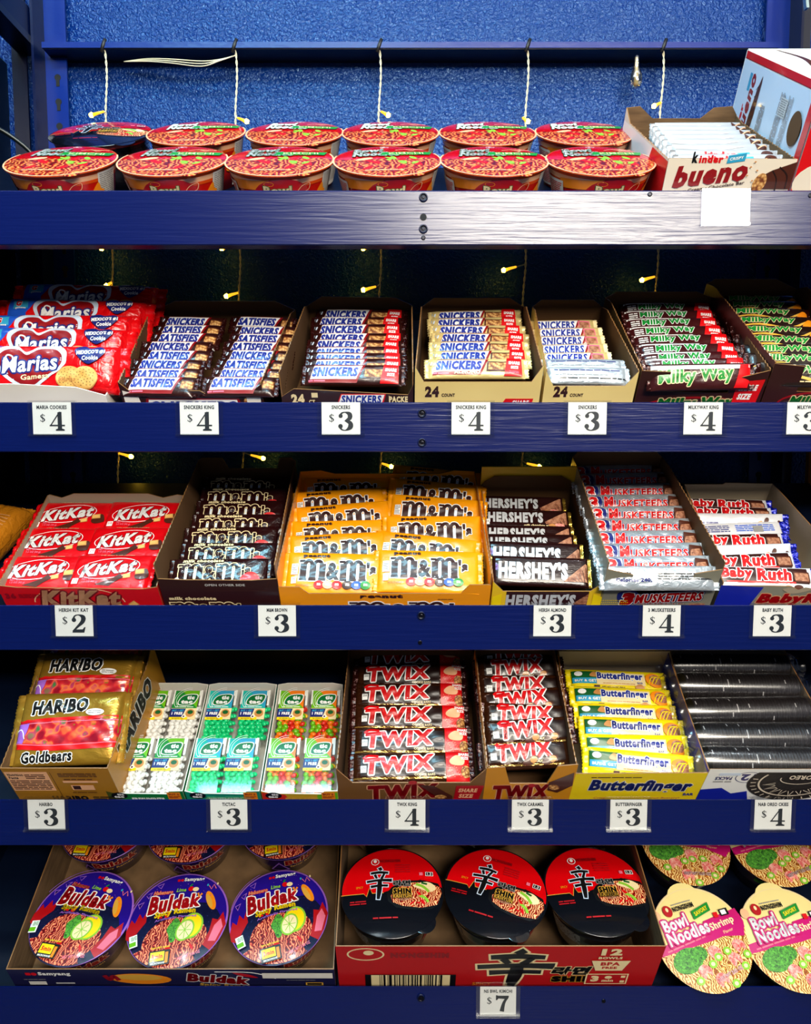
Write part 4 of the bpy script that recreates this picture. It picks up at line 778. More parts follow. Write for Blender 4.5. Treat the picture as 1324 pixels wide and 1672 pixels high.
A = Art(); A.ring(-4, 6, 60, 28, 1.6, 'peach', a0=0, a1=180); A.text('KitKat', -2, 13, 108, 30, 'peach', [(3, 'dred')], .05, .3); A.text('36', -92, 18, 14, 10, 'dred', None, .06); A.lines(-66, 18, 30, 8, 3, 'dred'); A.chunk(66, 2, 12, 10, 'cookie', 'tan', 40); A.chunk(46, -2, 12, 8, 'cookie', 'tan', 30)
carton(3, (-530, -322), (-533, -329), 186, 36, [(0, 37), (.12, 33), (.9, 30), (1, 34)], 'red open tray of six red wafer packets on the third shelf', 'red_box', 'grey_in', art=A, rear=[(0, 38), (.02, 40), (.1, 34), (.2, 42), (.74, 42), (.84, 34), (.95, 40), (1, 38)], sidef=36)
def mmlogo(A, cx, cy, w, h, fg, og, g=1.3, holes=None):
    """rounded slab lettering m&m's; og outline, holes fills the counters"""
    u = w / 4.95; x0 = cx - w / 2; y0 = cy - h / 2
    S = []
    for mx in (0, 2.6):
        for sx in (.0, .62, 1.24): S.append(([(x0 + u * (mx + sx + .22), y0), (x0 + u * (mx + sx + .22), y0 + h * .82)], u * .42, False)); S.append(([(x0 + u * (mx + sx + (-.02)), y0 + h * .06), (x0 + u * (mx + sx + .46), y0 + h * .06)], h * .12, False))
        S.append(([(x0 + u * (mx - .06), y0 + h * .94), (x0 + u * (mx + .3), y0 + h * .94)], h * .12, False))
        for sx in (.22, .84): S.append(([(x0 + u * (mx + sx), y0 + h * .7), (x0 + u * (mx + sx + .2), y0 + h * .92), (x0 + u * (mx + sx + .45), y0 + h * .92), (x0 + u * (mx + sx + .62), y0 + h * .66)], h * .17, True))
    A.k += 1
    for p, ww, sm in S: A.stroke(p, ww, og, sm, g, True)
    if holes:
        for mx in (0, 2.6):
            for sx in (.53, 1.15): A.rect(x0 + u * (mx + sx), y0 + h * .36, u * .3, h * .74, holes, keep=True)
    A.k += 1
    for p, ww, sm in S: A.stroke(p, ww, fg, sm, 0, True)
    A.text('&', x0 + u * 2.15, cy - h * .04, u * .84, h * .84, fg, [(g, og)], .04); A.text("'s", x0 + u * 4.62, cy + h * .1, u * .6, h * .66, fg, [(g, og)], .06)
A = Art(); mmlogo(A, -6, 3, 96, 24, 'w_mm', 'cream', 1.3, 'bluewhite'); A.text('milk chocolate', -22, 20, 54, 5, 'cream', None, .05)
for x, c in ((-32, 'orange'), (-16, 'brown'), (-2, 'blue'), (12, 'green'), (24, 'yellow')): A.ell(x, -16, 6, 5.4, c); A.text('m', x, -15.6, 4.6, 3.2, 'white', None, .05)
A.ell(42, -10, 13, 12, 'red'); A.text('m', 42, -14, 9, 6, 'white', None, .06); A.lines(-50, -14, 14, 8, 3, 'white'); A.blob([(-60, -10), (-54, -4), (-50, -10), (-54, -18)], 'lightgrey')
mb_ = wrapper('candy_pouch', 138, 50, 13, 'w_mm', A, 31, 6, px=3, wr=.9)
bars(3, [(-247, 14), (-240, 48), (-242, 82), (-238, 112), (-239, 146), (-239, 178), (-240, 206)], 28, [mb_], [22, 22, 26, 26, 24, 24, 24], [1, 0, 1, 0, 0, -1, -1], 'candy_pouch', lambda i: f'dark brown candy pouch with cream outlined lettering, {ORD[i]} from front of tall brown tray', 'candy pouch', 'brown candy pouches')
A = Art(); A.text('OPEN OTHER SIDE', 8, 38, 52, 4, 'lightgrey', None, .02); A.text('milk chocolate', -38, 13, 62, 6, 'cream', None, .06); mmlogo(A, -18, -6, 100, 22, 'brown_box', 'cream', 1.6, 'bluewhite'); A.stroke([(-26, 46), (-20, 28), (60, 28), (66, 46)], .5, 'choc', False)
carton(3, (-319, -165), (-316, -168), 243, 65, [(0, 49), (.22, 47), (.78, 46), (1, 49)], 'tall narrow brown open tray of dark pouches on the third shelf', 'brown_box', 'brown_in', art=A, rear=[(0, 62), (.05, 66), (.25, 66), (.3, 46), (.8, 46), (.84, 66), (.96, 66), (1, 60)], sidef=74, tail=.06)
mb2 = MB(); F = FR[3] @ Tr(-.242, 0, -.03)
A = Art(); mmlogo(A, 2, 3, 102, 30, 'brown', 'white', 1.3, 'bluewhite'); A.text('peanut', -28, 24, 36, 6, 'brown', None, .07)
A.rect(-56, 4, 9, 16, 'white'); A.lines(-56, 4, 8, 14, 6, 'grey'); A.rect(-56, -12, 7, 9, 'white'); A.text('250', -56, -10, 5, 3, 'brown')
for x, c in ((-22, 'red'), (-10, 'peach'), (2, 'red'), (16, 'brown'), (28, 'blue'), (40, 'green')): A.ell(x, -18, 7, 5.6, c); A.text('m', x, -17.6, 5, 3.2, 'white', None, .05)
A.text('CHOCOLATE CANDIES', -44, -20, 18, 3, 'choc', None, .01)
pea = wrapper('candy_pouch', 148, 62, 12, 'w_pea', A, 33, 7, px=3, wr=.8)
bars(3, [(-92, 20), (-92, 62), (-93, 92), (-89, 132), (-99, 168), (-88, 202)], 25, [pea], [22, 24, 26, 26, 24, 22], [-2, 4, 2, 7, 6, 1], 'candy_pouch', lambda i: f'yellow peanut candy pouch, {ORD[i]} from the front in the left column', 'candy pouch', 'yellow candy pouches')
bars(3, [(30, 19), (28, 58), (40, 93), (44, 140), (45, 180), (50, 216)], 31, [pea], [20, 26, 24, 26, 24, 22], [-2, -9, 0, -7, -9, -10], 'candy_pouch', lambda i: f'yellow peanut candy pouch, {ORD[i]} from the front in the right column', 'candy pouch', 'yellow candy pouches', dn=[0, -6, 2, 0, 0, 0])
A = Art(); A.text('peanut', -4, 16, 56, 9, 'brown', None, .08); mmlogo(A, 30, -7, 150, 26, 'brown', 'white', 1.8, 'bluewhite'); A.lines(80, 12, 20, 2, 1, 'choc')
carton(3, (-166, 111), (-161, 106), 230, 50, [(0, 34), (.1, 34), (.14, 22), (.86, 22), (.9, 38), (1, 38)], 'wide yellow open tray of peanut pouches on the third shelf', 'pea_box', 'pea_box', art=A, rear=[(0, 50), (.12, 52), (.2, 46), (.8, 46), (.88, 52), (1, 50)], sidef=58)
A = Art(); A.text("HERSHEY'S", -14, 4, 80, 19, 'silver_ink', None, .06, .05); A.text('milk chocolate with', 18, -10, 40, 4, 'cream', None, .03); A.text('whole almonds', 16, -15, 42, 5, 'tan', None, .02)
A.poly([(28, -4), (58, 14), (60, 14), (60, -8), (30, -8)], 'nougat_brown'); [A.stroke([(40 + q * 5, -6 + 2.4 * q), (44 + q * 4.2, -8)], .7, 'choc', False) for q in range(5)]; A.ell(48, -11, 8, 4, 'shrimp'); A.ell(38, -11, 5, 3, 'tan'); A.rect(-56, -6, 8, 9, 'white'); A.text('210', -56, -5, 6, 4, 'txt')
her = wrapper('candy_bar', 138, 40, 10, 'w_her', A, 41, 5, 'w_gold', px=6, pe=12, wr=.3)
mat('lit_foil_ink', 'd8e4f0', .3, .35)  # paler ink, paints the light caught by lettering on the front bars
A2 = Art(); A2.text("HERSHEY'S", -10, 0, 92, 25, 'lit_foil_ink', None, .06, .05); A2.poly([(30, -14), (60, 12), (62, 10), (62, -14)], 'nougat_brown'); [A2.stroke([(42 + q * 4.5, -10 + 4 * q), (48 + q * 3.4, -14)], .8, 'choc', False) for q in range(5)]; A2.lines(-58, 4, 10, 4, 2, 'lilac', 90)
her2 = wrapper('candy_bar', 138, 42, 10, 'w_her', A2, 42, 5, 'w_gold', px=6, pe=12, wr=.3)
bars(3, [(180, 22), (176, 56), (172, 80), (172, 104), (174, 142), (171, 176)], 22, [her2, her2, her, her, her, her], [26, 24, 20, 18, 14, 14], [-3, -3, -1, -2, -2, -2], 'candy_bar', lambda i: f'dark chocolate bar with {"large lit" if i < 2 else "plain"} silver lettering, {ORD[i]} from front, third shelf', 'candy bar', 'silver lettered chocolate bars', dn=[6, 4, 2, 0, 0, 0])
A = Art(); A.poly([(-54, -20), (-54, 26), (54, 26), (54, -20)], 'brown_box'); A.text("HERSHEY'S", -8, 9, 92, 24, 'silver_ink', None, .06); A.poly([(34, 2), (54, 22), (54, 2)], 'nougat_brown'); A.poly([(-72, -20), (-60, -20), (-60, 22), (-72, 16)], 'yellow'); A.poly([(72, -20), (60, -20), (60, 22), (72, 16)], 'yellow')
hc = carton(3, (113, 259), (113, 252), 205, 45, [(0, 44), (.1, 26), (.88, 26), (1, 44)], 'yellow and brown open tray of silver lettered bars on the third shelf', 'yellow_box', 'brown_in', art=A, rear=[(0, 40), (.04, 50), (.14, 60), (.86, 60), (.97, 50), (1, 40)], sidef=44)
q = MB(); q.box(-.073, .068, .2065, .2085, .0, .105, 'yellow_box'); link('rear_flap', q.mesh('rear_flap'), hc)['label'] = 'yellow rear flap'
A = Art(); A.blob([(-70, 10), (-56, 13), (-46, 10), (-46, -2), (-54, -13), (-66, -6)], 'navy'); A.text('3', -58, 1, 14, 21, 'red', [(1.3, 'white')], .04, .1); A.text('USKETEERS', 10, -1, 78, 12, 'red', [(1.8, 'navy'), (.7, 'white')], .04, .15); A.text('M', -36, 1, 15, 19, 'red', [(1.8, 'navy'), (.7, 'white')], .05, .15)
A.poly([(48, -8), (52, 11), (70, 10), (72, -8), (60, -12)], 'choc'); A.poly([(50, -7), (53, 4), (66, 6), (69, -7)], 'nougat_brown'); A.stroke([(-60, -14), (0, -11), (50, -14)], 1.2, 'navy')
mu = wrapper('candy_bar', 156, 34, 14, 'w_silver', A, 51, 7, 'w_silver', wr=.9)
A = Art(); A.text('Facts', -46, 6, 18, 6, 'txt', None, .06); A.text('Calories 240,', -34, -3, 46, 6, 'navy', None, .05); A.lines(32, 2, 70, 10, 3, 'txt')
mub = wrapper('candy_bar', 156, 32, 14, 'w_silver', A, 52, 7, 'w_silver', wr=.6)
bars(3, [(327, -8), (327, 12), (327, 39), (327, 66), (328, 93), (329, 121), (328, 149), (328, 176), (326, 204), (323, 226)], 46, {None: mu, 0: mub}, [40] + [24] * 9, [0, 1, 1, 1, 0, 1, 1, 2, 2, 2], 'candy_bar', lambda i: f'silver foil candy bar with red lettering, {ORD[i]} from front of the steep grey tray', 'candy bar', 'silver foil candy bars')
A = Art(); A.blob([(-52, 23), (-36, 27), (-26, 23), (-28, 7), (-36, -5), (-48, 3)], 'navy'); A.text('3', -38, 12, 18, 24, 'red', [(1.6, 'white')], .08, .1); A.text('MUSKETEERS', 16, 15, 88, 17, 'red', [(2.4, 'navy'), (1.1, 'white')], .04, .15, 4); A.poly([(40, -12), (46, 4), (66, 4), (68, -14)], 'nougat_brown')
A.k += 1
for i in range(14):
    for j in range(7): A.ell(-72 + i * 2.6 + (j % 2) * 1.3, -14 + j * 4, .8, .8, 'yellow', n=6, keep=True)
carton(3, (256, 404), (253, 389), 239, 75, [(0, 66), (.24, 56), (.26, 20), (.74, 20), (.77, 58), (1, 66)], 'steep grey open tray of silver foil bars on the third shelf', 'grey_box', 'brown_in', art=A, rear=[(0, 70), (.06, 82), (.9, 82), (1, 70)], sidef=78)
A = Art(); A.rect(0, 4, 120, 22, 'brown'); A.rect(4, -12, 128, 6, 'white'); A.text('Baby', -34, 5, 42, 19, 'red', [(1.5, 'white')], .05, .15); A.text('Ruth', 14, 5, 46, 18, 'red', [(1.5, 'white')], .05, .15); A.rect(-4, -6, 90, 2.4, 'red'); A.chunk(50, 2, 22, 15, 'nougat_brown', 'choc'); A.ell(30, -12, 5, 2, 'tan'); A.ell(44, -12, 6, 3, 'choc'); A.lines(-30, -13, 24, 3, 1, 'navy')
by = wrapper('candy_bar', 152, 34, 13, 'w_baby', A, 61, 9, 'w_blue')
A = Art(); A.lines(-36, 4, 50, 12, 4, 'navy'); A.lines(26, 4, 56, 12, 4, 'blue'); A.rect(30, 2, 14, 10, 'grey'); A.rect(0, -9, 130, 5, 'bluewhite')
bb = wrapper('candy_bar', 152, 32, 13, 'w_baby', A, 62, 9, 'w_blue')
A = Art(); A.lines(-44, 0, 30, 6, 1, 'navy'); [A.ell(20 + 10 * q, (q % 3) * 4 - 4, 5, 3, 'tan' if q % 2 else 'choc', rot=q * 30) for q in range(5)]
bw = wrapper('candy_bar', 152, 30, 13, 'w_baby', A, 63, 9, 'w_blue')
bars(3, [(474, 12), (463, 40), (466, 62), (464, 84), (472, 112), (480, 134), (470, 150), (470, 170)], 24, {None: by, 2: bw, 4: bb, 5: bw}, [26, 26, 44, 24, 20, 40, 22, 20], [-2, 3, 2, 2, 3, -1, -2, -2], 'candy_bar', lambda i: f'white and blue candy bar with {"printed side up" if i in (2, 4, 5) else "red lettering up"}, {ORD[i]} from front, grey blue carton', 'candy bar', 'red lettered nut bars')
A = Art(); A.poly([(-92, -20), (-50, -20), (-36, 34), (-92, 38)], 'blue_box'); A.text('BabyRuth', 22, 11, 120, 22, 'red', [(1.8, 'peach')], .06, .15); A.blob([(-10, 30), (6, 22), (28, 30), (18, 34), (10, 30), (0, 34)], 'grey_in')
carton(3, (410, 592), (418, 552), 206, 45, [(0, 36), (.3, 36), (.5, 35), (.56, 28), (.68, 28), (.7, 35), (1, 36)], 'grey and blue open carton of red lettered bars at the right edge', 'grey_box', 'grey_in', art=A, rear=[(0, 44), (.44, 44), (.46, 47), (1, 45)], sidef=42, jagged=False)
# neighbours at both edges of the third shelf
A = Art(); [A.rect(-30 + 6 * q, 0, 2.2, 44, 'tan') for q in range(11)]
ap = wrapper('cracker_packet', 150, 62, 46, 'w_amber', A, 71, 12, px=5, pe=9, wr=1.6)
packet('cracker_packet', ap, FR[3] @ Tr(-.612, .135, -.004) @ Rz(78), 'amber wrapped packet of ridged crackers at the far left edge', 'packet', None)
o = MB().box(.674, .72, .255, .30, 1.20, 1.46, 'wood').build('wooden_post'); tag(o, 'light yellow wooden post beyond the right end of the third shelf', 'post')

# ------------------------------------------------------------------ fourth shelf
A = Art(); A.text('HARIBO', -14, 28, 74, 19, 'black', [(1.6, 'white')], .045, .1, 3)
A.poly([(-74, 10), (-20, 13), (74, 15), (74, 8), (-20, 7), (-74, 3)], 'red'); A.poly([(-74, 7), (-20, 9), (74, 11), (74, -22), (-20, -24), (-74, -20)], 'gummy'); A.poly([(-74, -18), (-20, -22), (74, -19), (74, -27), (-20, -30), (-74, -26)], 'red'); A.stroke([(-74, 4), (-20, 7), (74, 9)], 1, 'pink'); A.stroke([(-74, -19), (-20, -23), (74, -20)], 1, 'pink')
A.text('Goldbears', -22, -37, 66, 14, 'black', [(1.3, 'white')], .035, .1, 2); A.ell(34, 19, 12, 4.6, 'white'); A.lines(34, 19, 17, 5, 2, 'grey'); A.poly([(-74, 4), (-50, 6), (-56, -20), (-74, -18)], 'lilac'); A.stroke([(-70, -8), (-60, -2), (-54, -14)], 1.4, 'white')
hb = wrapper('gummy_bag', 156, 96, 22, 'w_har', A, 81, 10, 'w_har', px=4, pe=7, wr=1.4)
bars(4, [(-452, 46), (-456, 121), (-459, 186)], 79, [hb], [24, 22, 20], [2, -1, -2], 'gummy_bag', lambda i: f'gold gummy bag with red bands, {["front one", "middle one", "rear one"][i]} in the gold carton at far left', 'gummy bag', 'gold gummy bags')
A = Art(); A.rect(-40, 46, 56, 46, 'peach'); A.text('Nutrition', -55, 62, 20, 6, 'txt', None, .04); A.text('Facts', -59, 55, 12, 6, 'txt', None, .04); A.lines(-28, 58, 30, 12, 3, 'choc'); A.lines(-40, 38, 52, 24, 6, 'choc'); A.rect(-8, 34, .6, 70, 'choc'); A.lines(26, 62, 50, 10, 3, 'choc'); A.rect(26, 46, 46, 5, 'peach'); A.lines(26, 52, 40, 4, 1, 'choc', 0, 4); A.rect(26, 32, 30, 12, 'peach'); A.rect(18, 32, 10, 9, 'brown'); A.lines(26, 20, 34, 3, 1, 'choc')
A.text('HARIBO', 2, 6, 48, 11, 'black', None, .07); A.lines(50, 6, 34, 9, 2, 'black')
B = Art(); B.text('HARIBO', 92, 58, 120, 34, 'black', [(2.4, 'white')], .05)
carton(4, (-524, -385), (-529, -372), 190, 86, [(0, 77), (1, 77)], 'gold carton of gummy bags at the left end of the fourth shelf', 'gold_box', 'kraft_in', art=A, rear=[(0, 100), (1, 100)], sidef=77, sideart=B)
# mint boxes
def mint_box(mints, ca, cb, seed):
    R = random.Random(seed); W2, L2, T2 = 19, 37.5, 7.5
    m = MB(); sp = [(0, -3.3), (1.9, -2.4), (2.6, 0), (1.9, 2.4), (0, 3.3)]
    for row in range(9):
        for c_ in range(5):
            x = -W2 + 3.6 + c_ * 7.6 + (row % 2) * 2.2 + R.uniform(-.8, .8); y = -L2 + 4.5 + row * 5.3 + R.uniform(-.9, .9)
            if x > W2 - 2.4: continue
            for lay in (0, 1):
                T = Tr((x + lay * 2) / 1000, (y + lay * 2.5) / 1000, (T2 - 3.6 - 4.6 * lay + R.uniform(-.4, .4)) / 1000) @ Rz(R.uniform(0, 180)) @ Ry(90 + R.uniform(-25, 25))
                m.lathe([(max(.2, a) / 1000 * 1.3, b / 1000 * 1.25) for a, b in sp], 8, R.choice(mints), T)
    me = m.mesh('mints')
    c = MB(); b = 1.2; pr = []
    for z, i in ((-T2, b), (-T2 + b, 0), (T2 - b, 0), (T2, b)):
        pr.append([(-W2 + i, -L2 + i, z), (W2 - i, -L2 + i, z), (W2 - i, L2 - i - 7, z), (-W2 + i, L2 - i - 7, z)])
    vs = [Vector(p) * .001 for q in pr for p in q]; c.add(vs, [(4 * i + k, 4 * i + (k + 1) % 4, 4 * i + 4 + (k + 1) % 4, 4 * i + 4 + k) for i in range(3) for k in range(4)] + [(3, 2, 1, 0), (12, 13, 14, 15)], 'clear_case')
    cp = MB(); cp.box(-.019, .019, .0295, .0375, -.0075, .0070, 'mint_white'); cp.box(.0165, .0194, .014, .0378, -.0076, .0080, 'mint_white'); cp.box(-.0194, -.0175, .016, .0378, -.0076, .0079, 'mint_white')
    A = Art(); A.rect(-1.5, 21, 30, 32, ca); A.poly([(13.5, 37), (-8, 37), (13.5, 10)], cb); [A.ring(4, 22, 17 + 2.6 * q, 17 + 2.6 * q, .5, 'white', 20, a0=90, a1=215) for q in range(2)]
    A.blob([(-10, 15), (-9, 25), (-2, 31), (12, 31), (11, 20), (4, 14)], 'white'); A.blob([(-9, 16), (-8, 25), (-1.5, 30), (11, 30), (10, 20.5), (3.5, 15)], 'pill_green'); A.text('tic', 4, 26, 9, 6, 'white', None, .07); A.text('tac', 0, 19.4, 14, 6, 'white', None, .07)
    A.lines(-1, 11.6, 22, 2, 1, 'white'); A.rect(-1.5, 1, 31, 17, 'cream'); A.poly([(-17, 9), (1, 9), (-2, -4), (-17, -4)], 'navy'); A.text('BUY 1 GET', -8, 6, 14, 3, 'cyan', None, .05); A.text('1 FREE', -8.6, 1.6, 13, 4, 'white', None, .05); A.rect(-6, -6, 22, 4, 'yellow'); A.lines(-7, -6, 14, 1.6, 1, 'txt'); A.ell(7, 2, 5.4, 6, 'tan'); A.ell(7, 3.4, 3.4, 3, 'dgreen'); A.ell(0, -3, 2.4, 2.4, 'white'); A.ell(0, -3, 1.2, 1.2, 'choc')
    l = MB(); A.onto(l, mm(lambda x, y, e: (x * 1.1, y, T2 + .25 + e * .3))); lm = l.mesh('label')
    return c.mesh('case'), me, cp.mesh('cap'), lm
mints = {'white': mint_box(['mint_white'], 'green', 'm_lime', 1), 'green': mint_box(['mint_green'], 'teal', 'cyan', 2), 'coloured': mint_box(['m_orange', 'm_red', 'm_lime', 'm_yellow', 'm_lime', 'm_red'], 'm_lime', 'm_orange', 3)}
for key, xs, tray in (('white', ((-379, -331), (-376, -328)), 'green'), ('green', ((-276, -230), (-276, -226)), 'teal'), ('coloured', ((-171, -121), (-169, -120)), 'multicoloured')):
    proto = None
    for row, s in ((0, 43), (1, 128)):
        for j in (0, 1):
            T = FR[4] @ Tr(xs[row][j] / 1000, s / 1000, .008 if row == 0 else .004) @ Rx(7) @ Matrix.Diagonal((1.12, 1.06, 1, 1))
            lb = f'clear box of {key} mints, {"left" if j == 0 else "right"} in the {"front" if row == 0 else "rear"} pair of the {tray} tray'
            if proto is None:
                proto = thing('mint_box', T, lb, 'mint box', f'{key} mint boxes'); ms = mints[key]
                link('case', ms[0], proto); q = link('mints', ms[1], proto); q['kind'] = 'stuff'; link('cap', ms[2], proto); link('label', ms[3], proto)
            else: copy_tree(proto, T, lb)
for key, xf, xr, box_, col, word, wm in (('green', (-402, -299), (-404, -299), 'green_box', 'white mints', 'FRESHMINTS', 'white'), ('teal', (-296.5, -196), (-297.5, -195), 'teal_box', 'green mints', 'WINTERGREEN', 'white'), ('multicoloured', (-194, -91), (-193, -95), 'fruit_box', 'coloured mints', 'FRUIT', 'gold_ink')):
    A = Art(); w_ = xf[1] - xf[0]
    if key == 'multicoloured': A.poly([(-51, -10), (-51, 18), (-20, 12), (-10, -10)], 'm_red'); A.poly([(51, -10), (51, 18), (24, 12), (20, -10)], 'm_lime')
    A.ell(-w_ / 2 + 16, 10, 11, 8, 'black'); A.text('tic', -w_ / 2 + 18, 13, 9, 5.4, 'white', None, .07); A.text('tac', -w_ / 2 + 15, 7.4, 13, 5.4, 'white', None, .07)
    A.text(word, 2, 0, 44, 11, wm, None, .07); A.rect(w_ / 2 - 13, 9, 18, 20, 'orange'); A.text('BUY 2', w_ / 2 - 13, 14, 14, 4.4, 'dred', None, .05); A.lines(w_ / 2 - 13, 7, 15, 6, 2, 'dred')
    carton(4, xf, xr, 172, 20, [(0, 21), (.04, 19), (.12, 15), (.8, 13), (.82, 20), (1, 21)], f'small {key} open tray of {col} on the fourth shelf', box_, 'white_in', 'white_in', art=A, rear=[(0, 24), (.15, 28), (.85, 28), (1, 24)], jagged=False, sidef=20)
# caramel bars
def twix(share):
    A = Art(); L = 174 if share else 134; W_ = 42 if share else 38
    A.rect(-12 if share else 0, 2, L - 60 if share else L - 30, W_ * .62, 'dbrown')
    cx = -16 if share else -2; w_ = 96 if share else 76
    A.text('TWIX', cx, 4, w_, 22, 'red', [(2.1, 'white')], .05, .12, 3); A.stroke([(cx - w_ * .52, 12), (cx - w_ * .44, 16), (cx - w_ * .30, 15)], 3.4, 'red')
    A.rect(-6, -14, L - 24, 2.2, 'w_twixgold'); A.text('COOKIE BARS', 18, -10, 28, 3, 'cream'); A.rect(-L / 2 + 22, -2, 8, 9, 'white'); A.text('250', -L / 2 + 22, 0, 6, 3.4, 'txt')
    if share:
        A.rect(64, 0, 34, W_ - 3, 'red'); A.blob([(52, 8), (62, 15), (72, 10), (70, 2), (56, 2)], 'peach'); A.ell(74, -7, 7, 8, 'nougat'); A.text('SHARE', 72, 16, 15, 4, 'white', None, .05); A.text('SIZE', 73, 11, 10, 4, 'white', None, .05); A.k += 1
        for q in range(30): A.ell(50 + (q * 7.3) % 28, -14 + (q * 3.7) % 18, .5, .5, 'peach', n=6, keep=True)
    else:
        for x in (-2, 24): A.ell(x + 6, -9, 12, 5, 'choc', rot=20); A.ell(x + 10, -8, 5, 4, 'tan', rot=20)
    return wrapper('candy_bar', L, W_, 16, 'w_twix', A, 91 + share, 8, 'w_darkfoil', wr=.9)
tw, tc = twix(True), twix(False)
bars(4, [(8, 18), (8, 60), (6, 101), (5, 142), (6, 180), (6, 216)], 27, [tw], 18, [1, 0, -1, 0, 0, 0], 'candy_bar', lambda i: f'long gold brown caramel bar with red end, {ORD[i]} from front of the larger tray', 'candy bar', 'long red lettered caramel bars')
A = Art(); A.text('TWIX', -10, 20, 94, 36, 'crimson', [(2, 'peach')], .05, .12, 4); A.ell(2, 43, 6, 5, 'crimson'); A.poly([(60, 36), (97, 36), (88, -20), (56, -20)], 'crimson'); A.text('SHARE', 76, 24, 26, 10, 'peach', None, .05, .2); A.text('SIZE', 74, 10, 20, 10, 'peach', None, .05, .2); A.poly([(10, 38), (30, 36), (56, 10), (56, -10), (30, 14)], 'choc'); A.ell(40, 8, 8, 5, 'nougat')
carton(4, (-90, 105), (-88, 104), 219, 50, [(0, 76), (.1, 42), (.9, 42), (1, 76)], 'larger brown open tray of red lettered caramel bars on the fourth shelf', 'tbrown_box', 'brown_in', art=A, sidef=76)
bars(4, [(163, 24), (168, 54), (169, 80), (167, 107), (166, 134), (168, 168), (171, 194)], 60, [tc], [20, 22, 24, 20, 24, 22, 22], [3, 4, -3, 5, 0, 2, 3], 'candy_bar', lambda i: f'short gold and brown caramel bar, {ORD[i]} from front of the smaller caramel tray', 'candy bar', 'short red lettered caramel bars', dn=[-10, 0, 0, 0, 0, 0, 0])
A = Art(); A.text('TWIX', -8, 19, 76, 36, 'crimson', [(1.8, 'peach')], .05, .12, 3); A.ell(4, 36, 5, 4.4, 'crimson'); A.poly([(26, 44), (56, 68), (58, 36), (40, 18), (26, 24)], 'choc'); A.ell(34, 32, 8, 6, 'nougat', rot=-30)
carton(4, (105, 222), (103, 221), 195, 84, [(0, 77), (.2, 80), (.28, 40), (.7, 40), (.78, 82), (1, 86)], 'smaller amber open tray of caramel bars on the fourth shelf', 'caramel_box', 'brown_in', art=A, sidef=80)
# yellow peanut butter bars
A = Art(); A.rect(-46, 4, 40, 20, 'dgreen'); A.rect(-46, -2, 38, 9, 'cyan'); A.text('BUY & GET', -46, -2, 32, 4, 'white', None, .04); A.ell(-56, 9, 6, 4, 'white'); A.blob([(-40, 6), (-34, 13), (-27, 10), (-30, 4)], 'tan')
A.rect(6, 2, 72, 20, 'cream'); A.text('Butterfinger', 5, 5, 68, 15, 'snblue', [(1, 'white')], .04, .08); A.text('BAR', 34, -4, 8, 3, 'snblue'); A.lines(4, -6, 50, 2, 1, 'tan'); A.text('NET WT 1.9 OZ (54 g)', -6, -12, 34, 3, 'choc', None, .02); A.rect(-30, -12, 8, 5, 'choc'); A.blob([(26, -10), (34, -6), (40, -12), (30, -14)], 'tan')
A.ell(56, 2, 14, 11, 'orange', rot=-20); A.ell(58, 3, 10, 8, 'nougat_brown', rot=-20); [A.stroke([(46 + 5 * q, -6 + q), (52 + 5 * q, 6), (60 + 3 * q, 8)], 1.2, 'yellow') for q in range(3)]
bf = wrapper('candy_bar', 150, 38, 14, 'w_butter', A, 95, 8, 'w_butter')
bars(4, [(316, 18), (318, 46), (320, 76), (316, 102), (316, 134), (316, 168)], 34, [bf], [30, 26, 22, 18, 12, 10], [-6, -1, -3, -2, -3, -3], 'candy_bar', lambda i: f'yellow candy bar with blue lettering, {ORD[i]} from the front in the yellow tray', 'candy bar', 'yellow blue lettered bars')
A = Art(); A.text('Butterfinger', 4, 32, 136, 34, 'snblue', [(1.6, 'white')], .04, .12, -1); A.text('Crispety, Crunchety, Peanut-Buttery!', 4, 4, 116, 6, 'tan', None, .02); A.text('BAR', 72, 14, 14, 6, 'snblue', None, .04); A.lines(-30, 56, 70, 4, 1, 'choc')
carton(4, (222, 395), (229, 398), 198, 66, [(0, 64), (1, 66)], 'yellow open tray of blue lettered bars on the fourth shelf', 'butter_box', 'grey_in', art=A, rear=[(0, 72), (1, 72)], sidef=64, jagged=False)
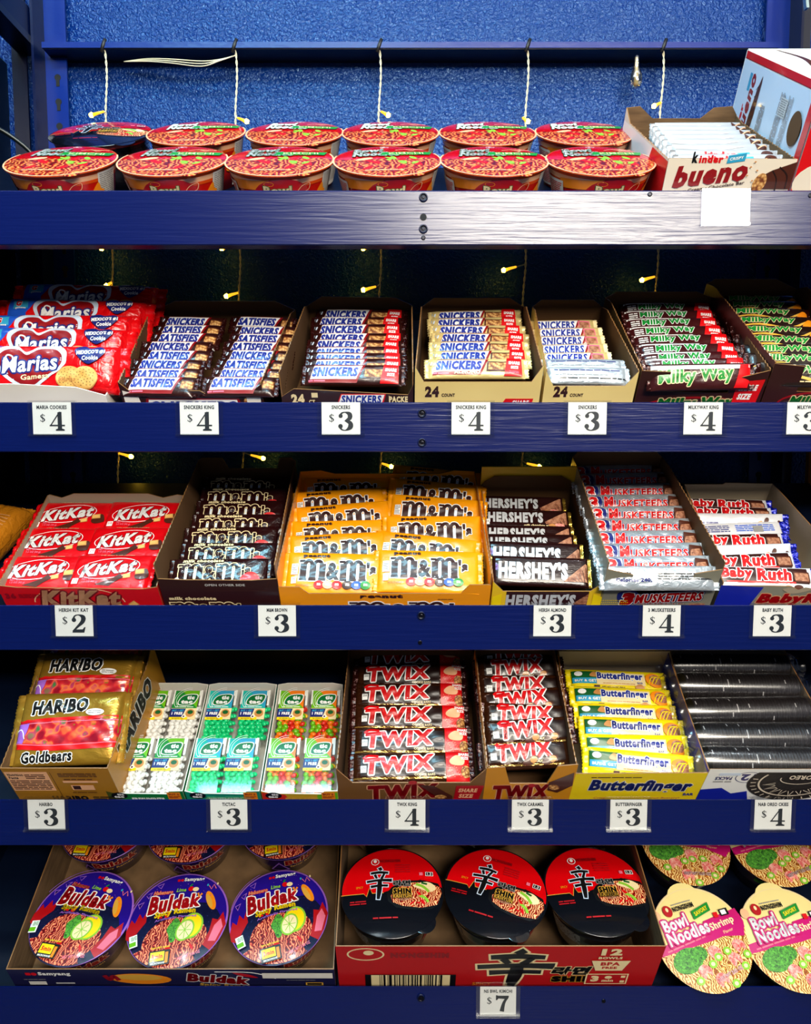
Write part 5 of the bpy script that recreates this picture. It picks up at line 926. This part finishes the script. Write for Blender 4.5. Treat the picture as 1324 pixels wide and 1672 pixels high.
# sleeves of dark sandwich cookies
def sleeve(seed):
    R = random.Random(seed); m = MB(); n = 20; x = -.082; pr = []
    for i in range(n):
        t = .0082; r = .0205 + R.uniform(-.0006, .0004)
        pr += [(r * .93, x), (r, x + .0008), (r, x + .0028), (r * .94, x + .0031), (r * .94, x + .0048), (r, x + .0051), (r, x + .0071), (r * .93, x + .0079)]; x += t
    m.lathe(pr, 20, lambda i: 'white_in' if i % 8 == 3 and R.random() < .05 else 'cookie_dark', Ry(90))
    f = MB(); pf = [(.0212 * q, a) for a, q in ((-.092, .9), (-.084, 1.0), (-.05, 1.015), (0, 1.0), (.05, 1.015), (.084, 1.0), (.092, .9))]
    f.lathe(pf, 20, 'oreo_film', Ry(90), False, False)
    for s in (-1, 1): f.lathe([(.019, s * .092), (.013, s * .098), (.017, s * .106)], 20, 'oreo_film', Ry(90), False, False)
    return m.mesh('cookies'), f.mesh('film')
sv = sleeve(2); pr_ = None
for i, (x, s) in enumerate([(486, 25), (486, 63), (487, 105), (488, 147), (489, 186)]):
    T = FR[4] @ Tr(x / 1000, s / 1000, .050) @ Rz(-1 + i % 3)
    lb = f'clear sleeve of dark sandwich cookies, {ORD[i]} from front in the blue and white carton'
    if pr_ is None: pr_ = thing('cookie_sleeve', T, lb, 'cookie sleeve', 'sleeves of dark cookies'); link('cookies', sv[0], pr_); link('film', sv[1], pr_)
    else: copy_tree(pr_, T, lb)
A = Art(); A.rect(0, 34, 186, 84, 'white'); A.poly([(-93, -10), (-93, 26), (-66, 30), (-50, 16), (-30, 22), (-20, -10)], 'blue_box'); A.text('12', -38, 56, 20, 16, 'navy', None, .05, 0, 180); A.ring(-38, 56, 17, 13, 1, 'navy'); A.text('PACKS', -70, 54, 22, 8, 'navy', None, .04, 0, 180); A.lines(-70, 46, 24, 5, 1, 'grey', 180); A.rect(-64, 64, 28, 6, 'bluewhite')
A.ell(28, 46, 64, 46, 'cookie_dark', 150, 390, n=40); A.ring(28, 46, 50, 36, 2.4, 'beige', a0=150, a1=390)
for q in range(170, 372, 12): A.stroke([(28 + 53 * cos(radians(q)), 46 + 38 * sin(radians(q))), (28 + 60 * cos(radians(q)), 46 + 43 * sin(radians(q)))], 1.6, 'beige', False)
for q in range(180, 365, 20): A.stroke([(28 + 28 * cos(radians(q)), 46 + 20 * sin(radians(q))), (28 + 44 * cos(radians(q + 8)), 46 + 32 * sin(radians(q + 8))), (28 + 28 * cos(radians(q + 14)), 46 + 20 * sin(radians(q + 14)))], 1.3, 'beige', False)
A.ring(28, 58, 26, 14, 1.4, 'beige', a0=170, a1=370); A.text('OREO', 28, 61, 30, 10, 'beige', None, .04, 0, 180)
carton(4, (394, 580), (395, 572), 208, 66, [(0, 74), (1, 74)], 'blue and white carton of dark cookie sleeves at the right edge', 'blue_box', 'grey_in', art=A, rear=[(0, 70), (1, 70)], sidef=70, jagged=False)
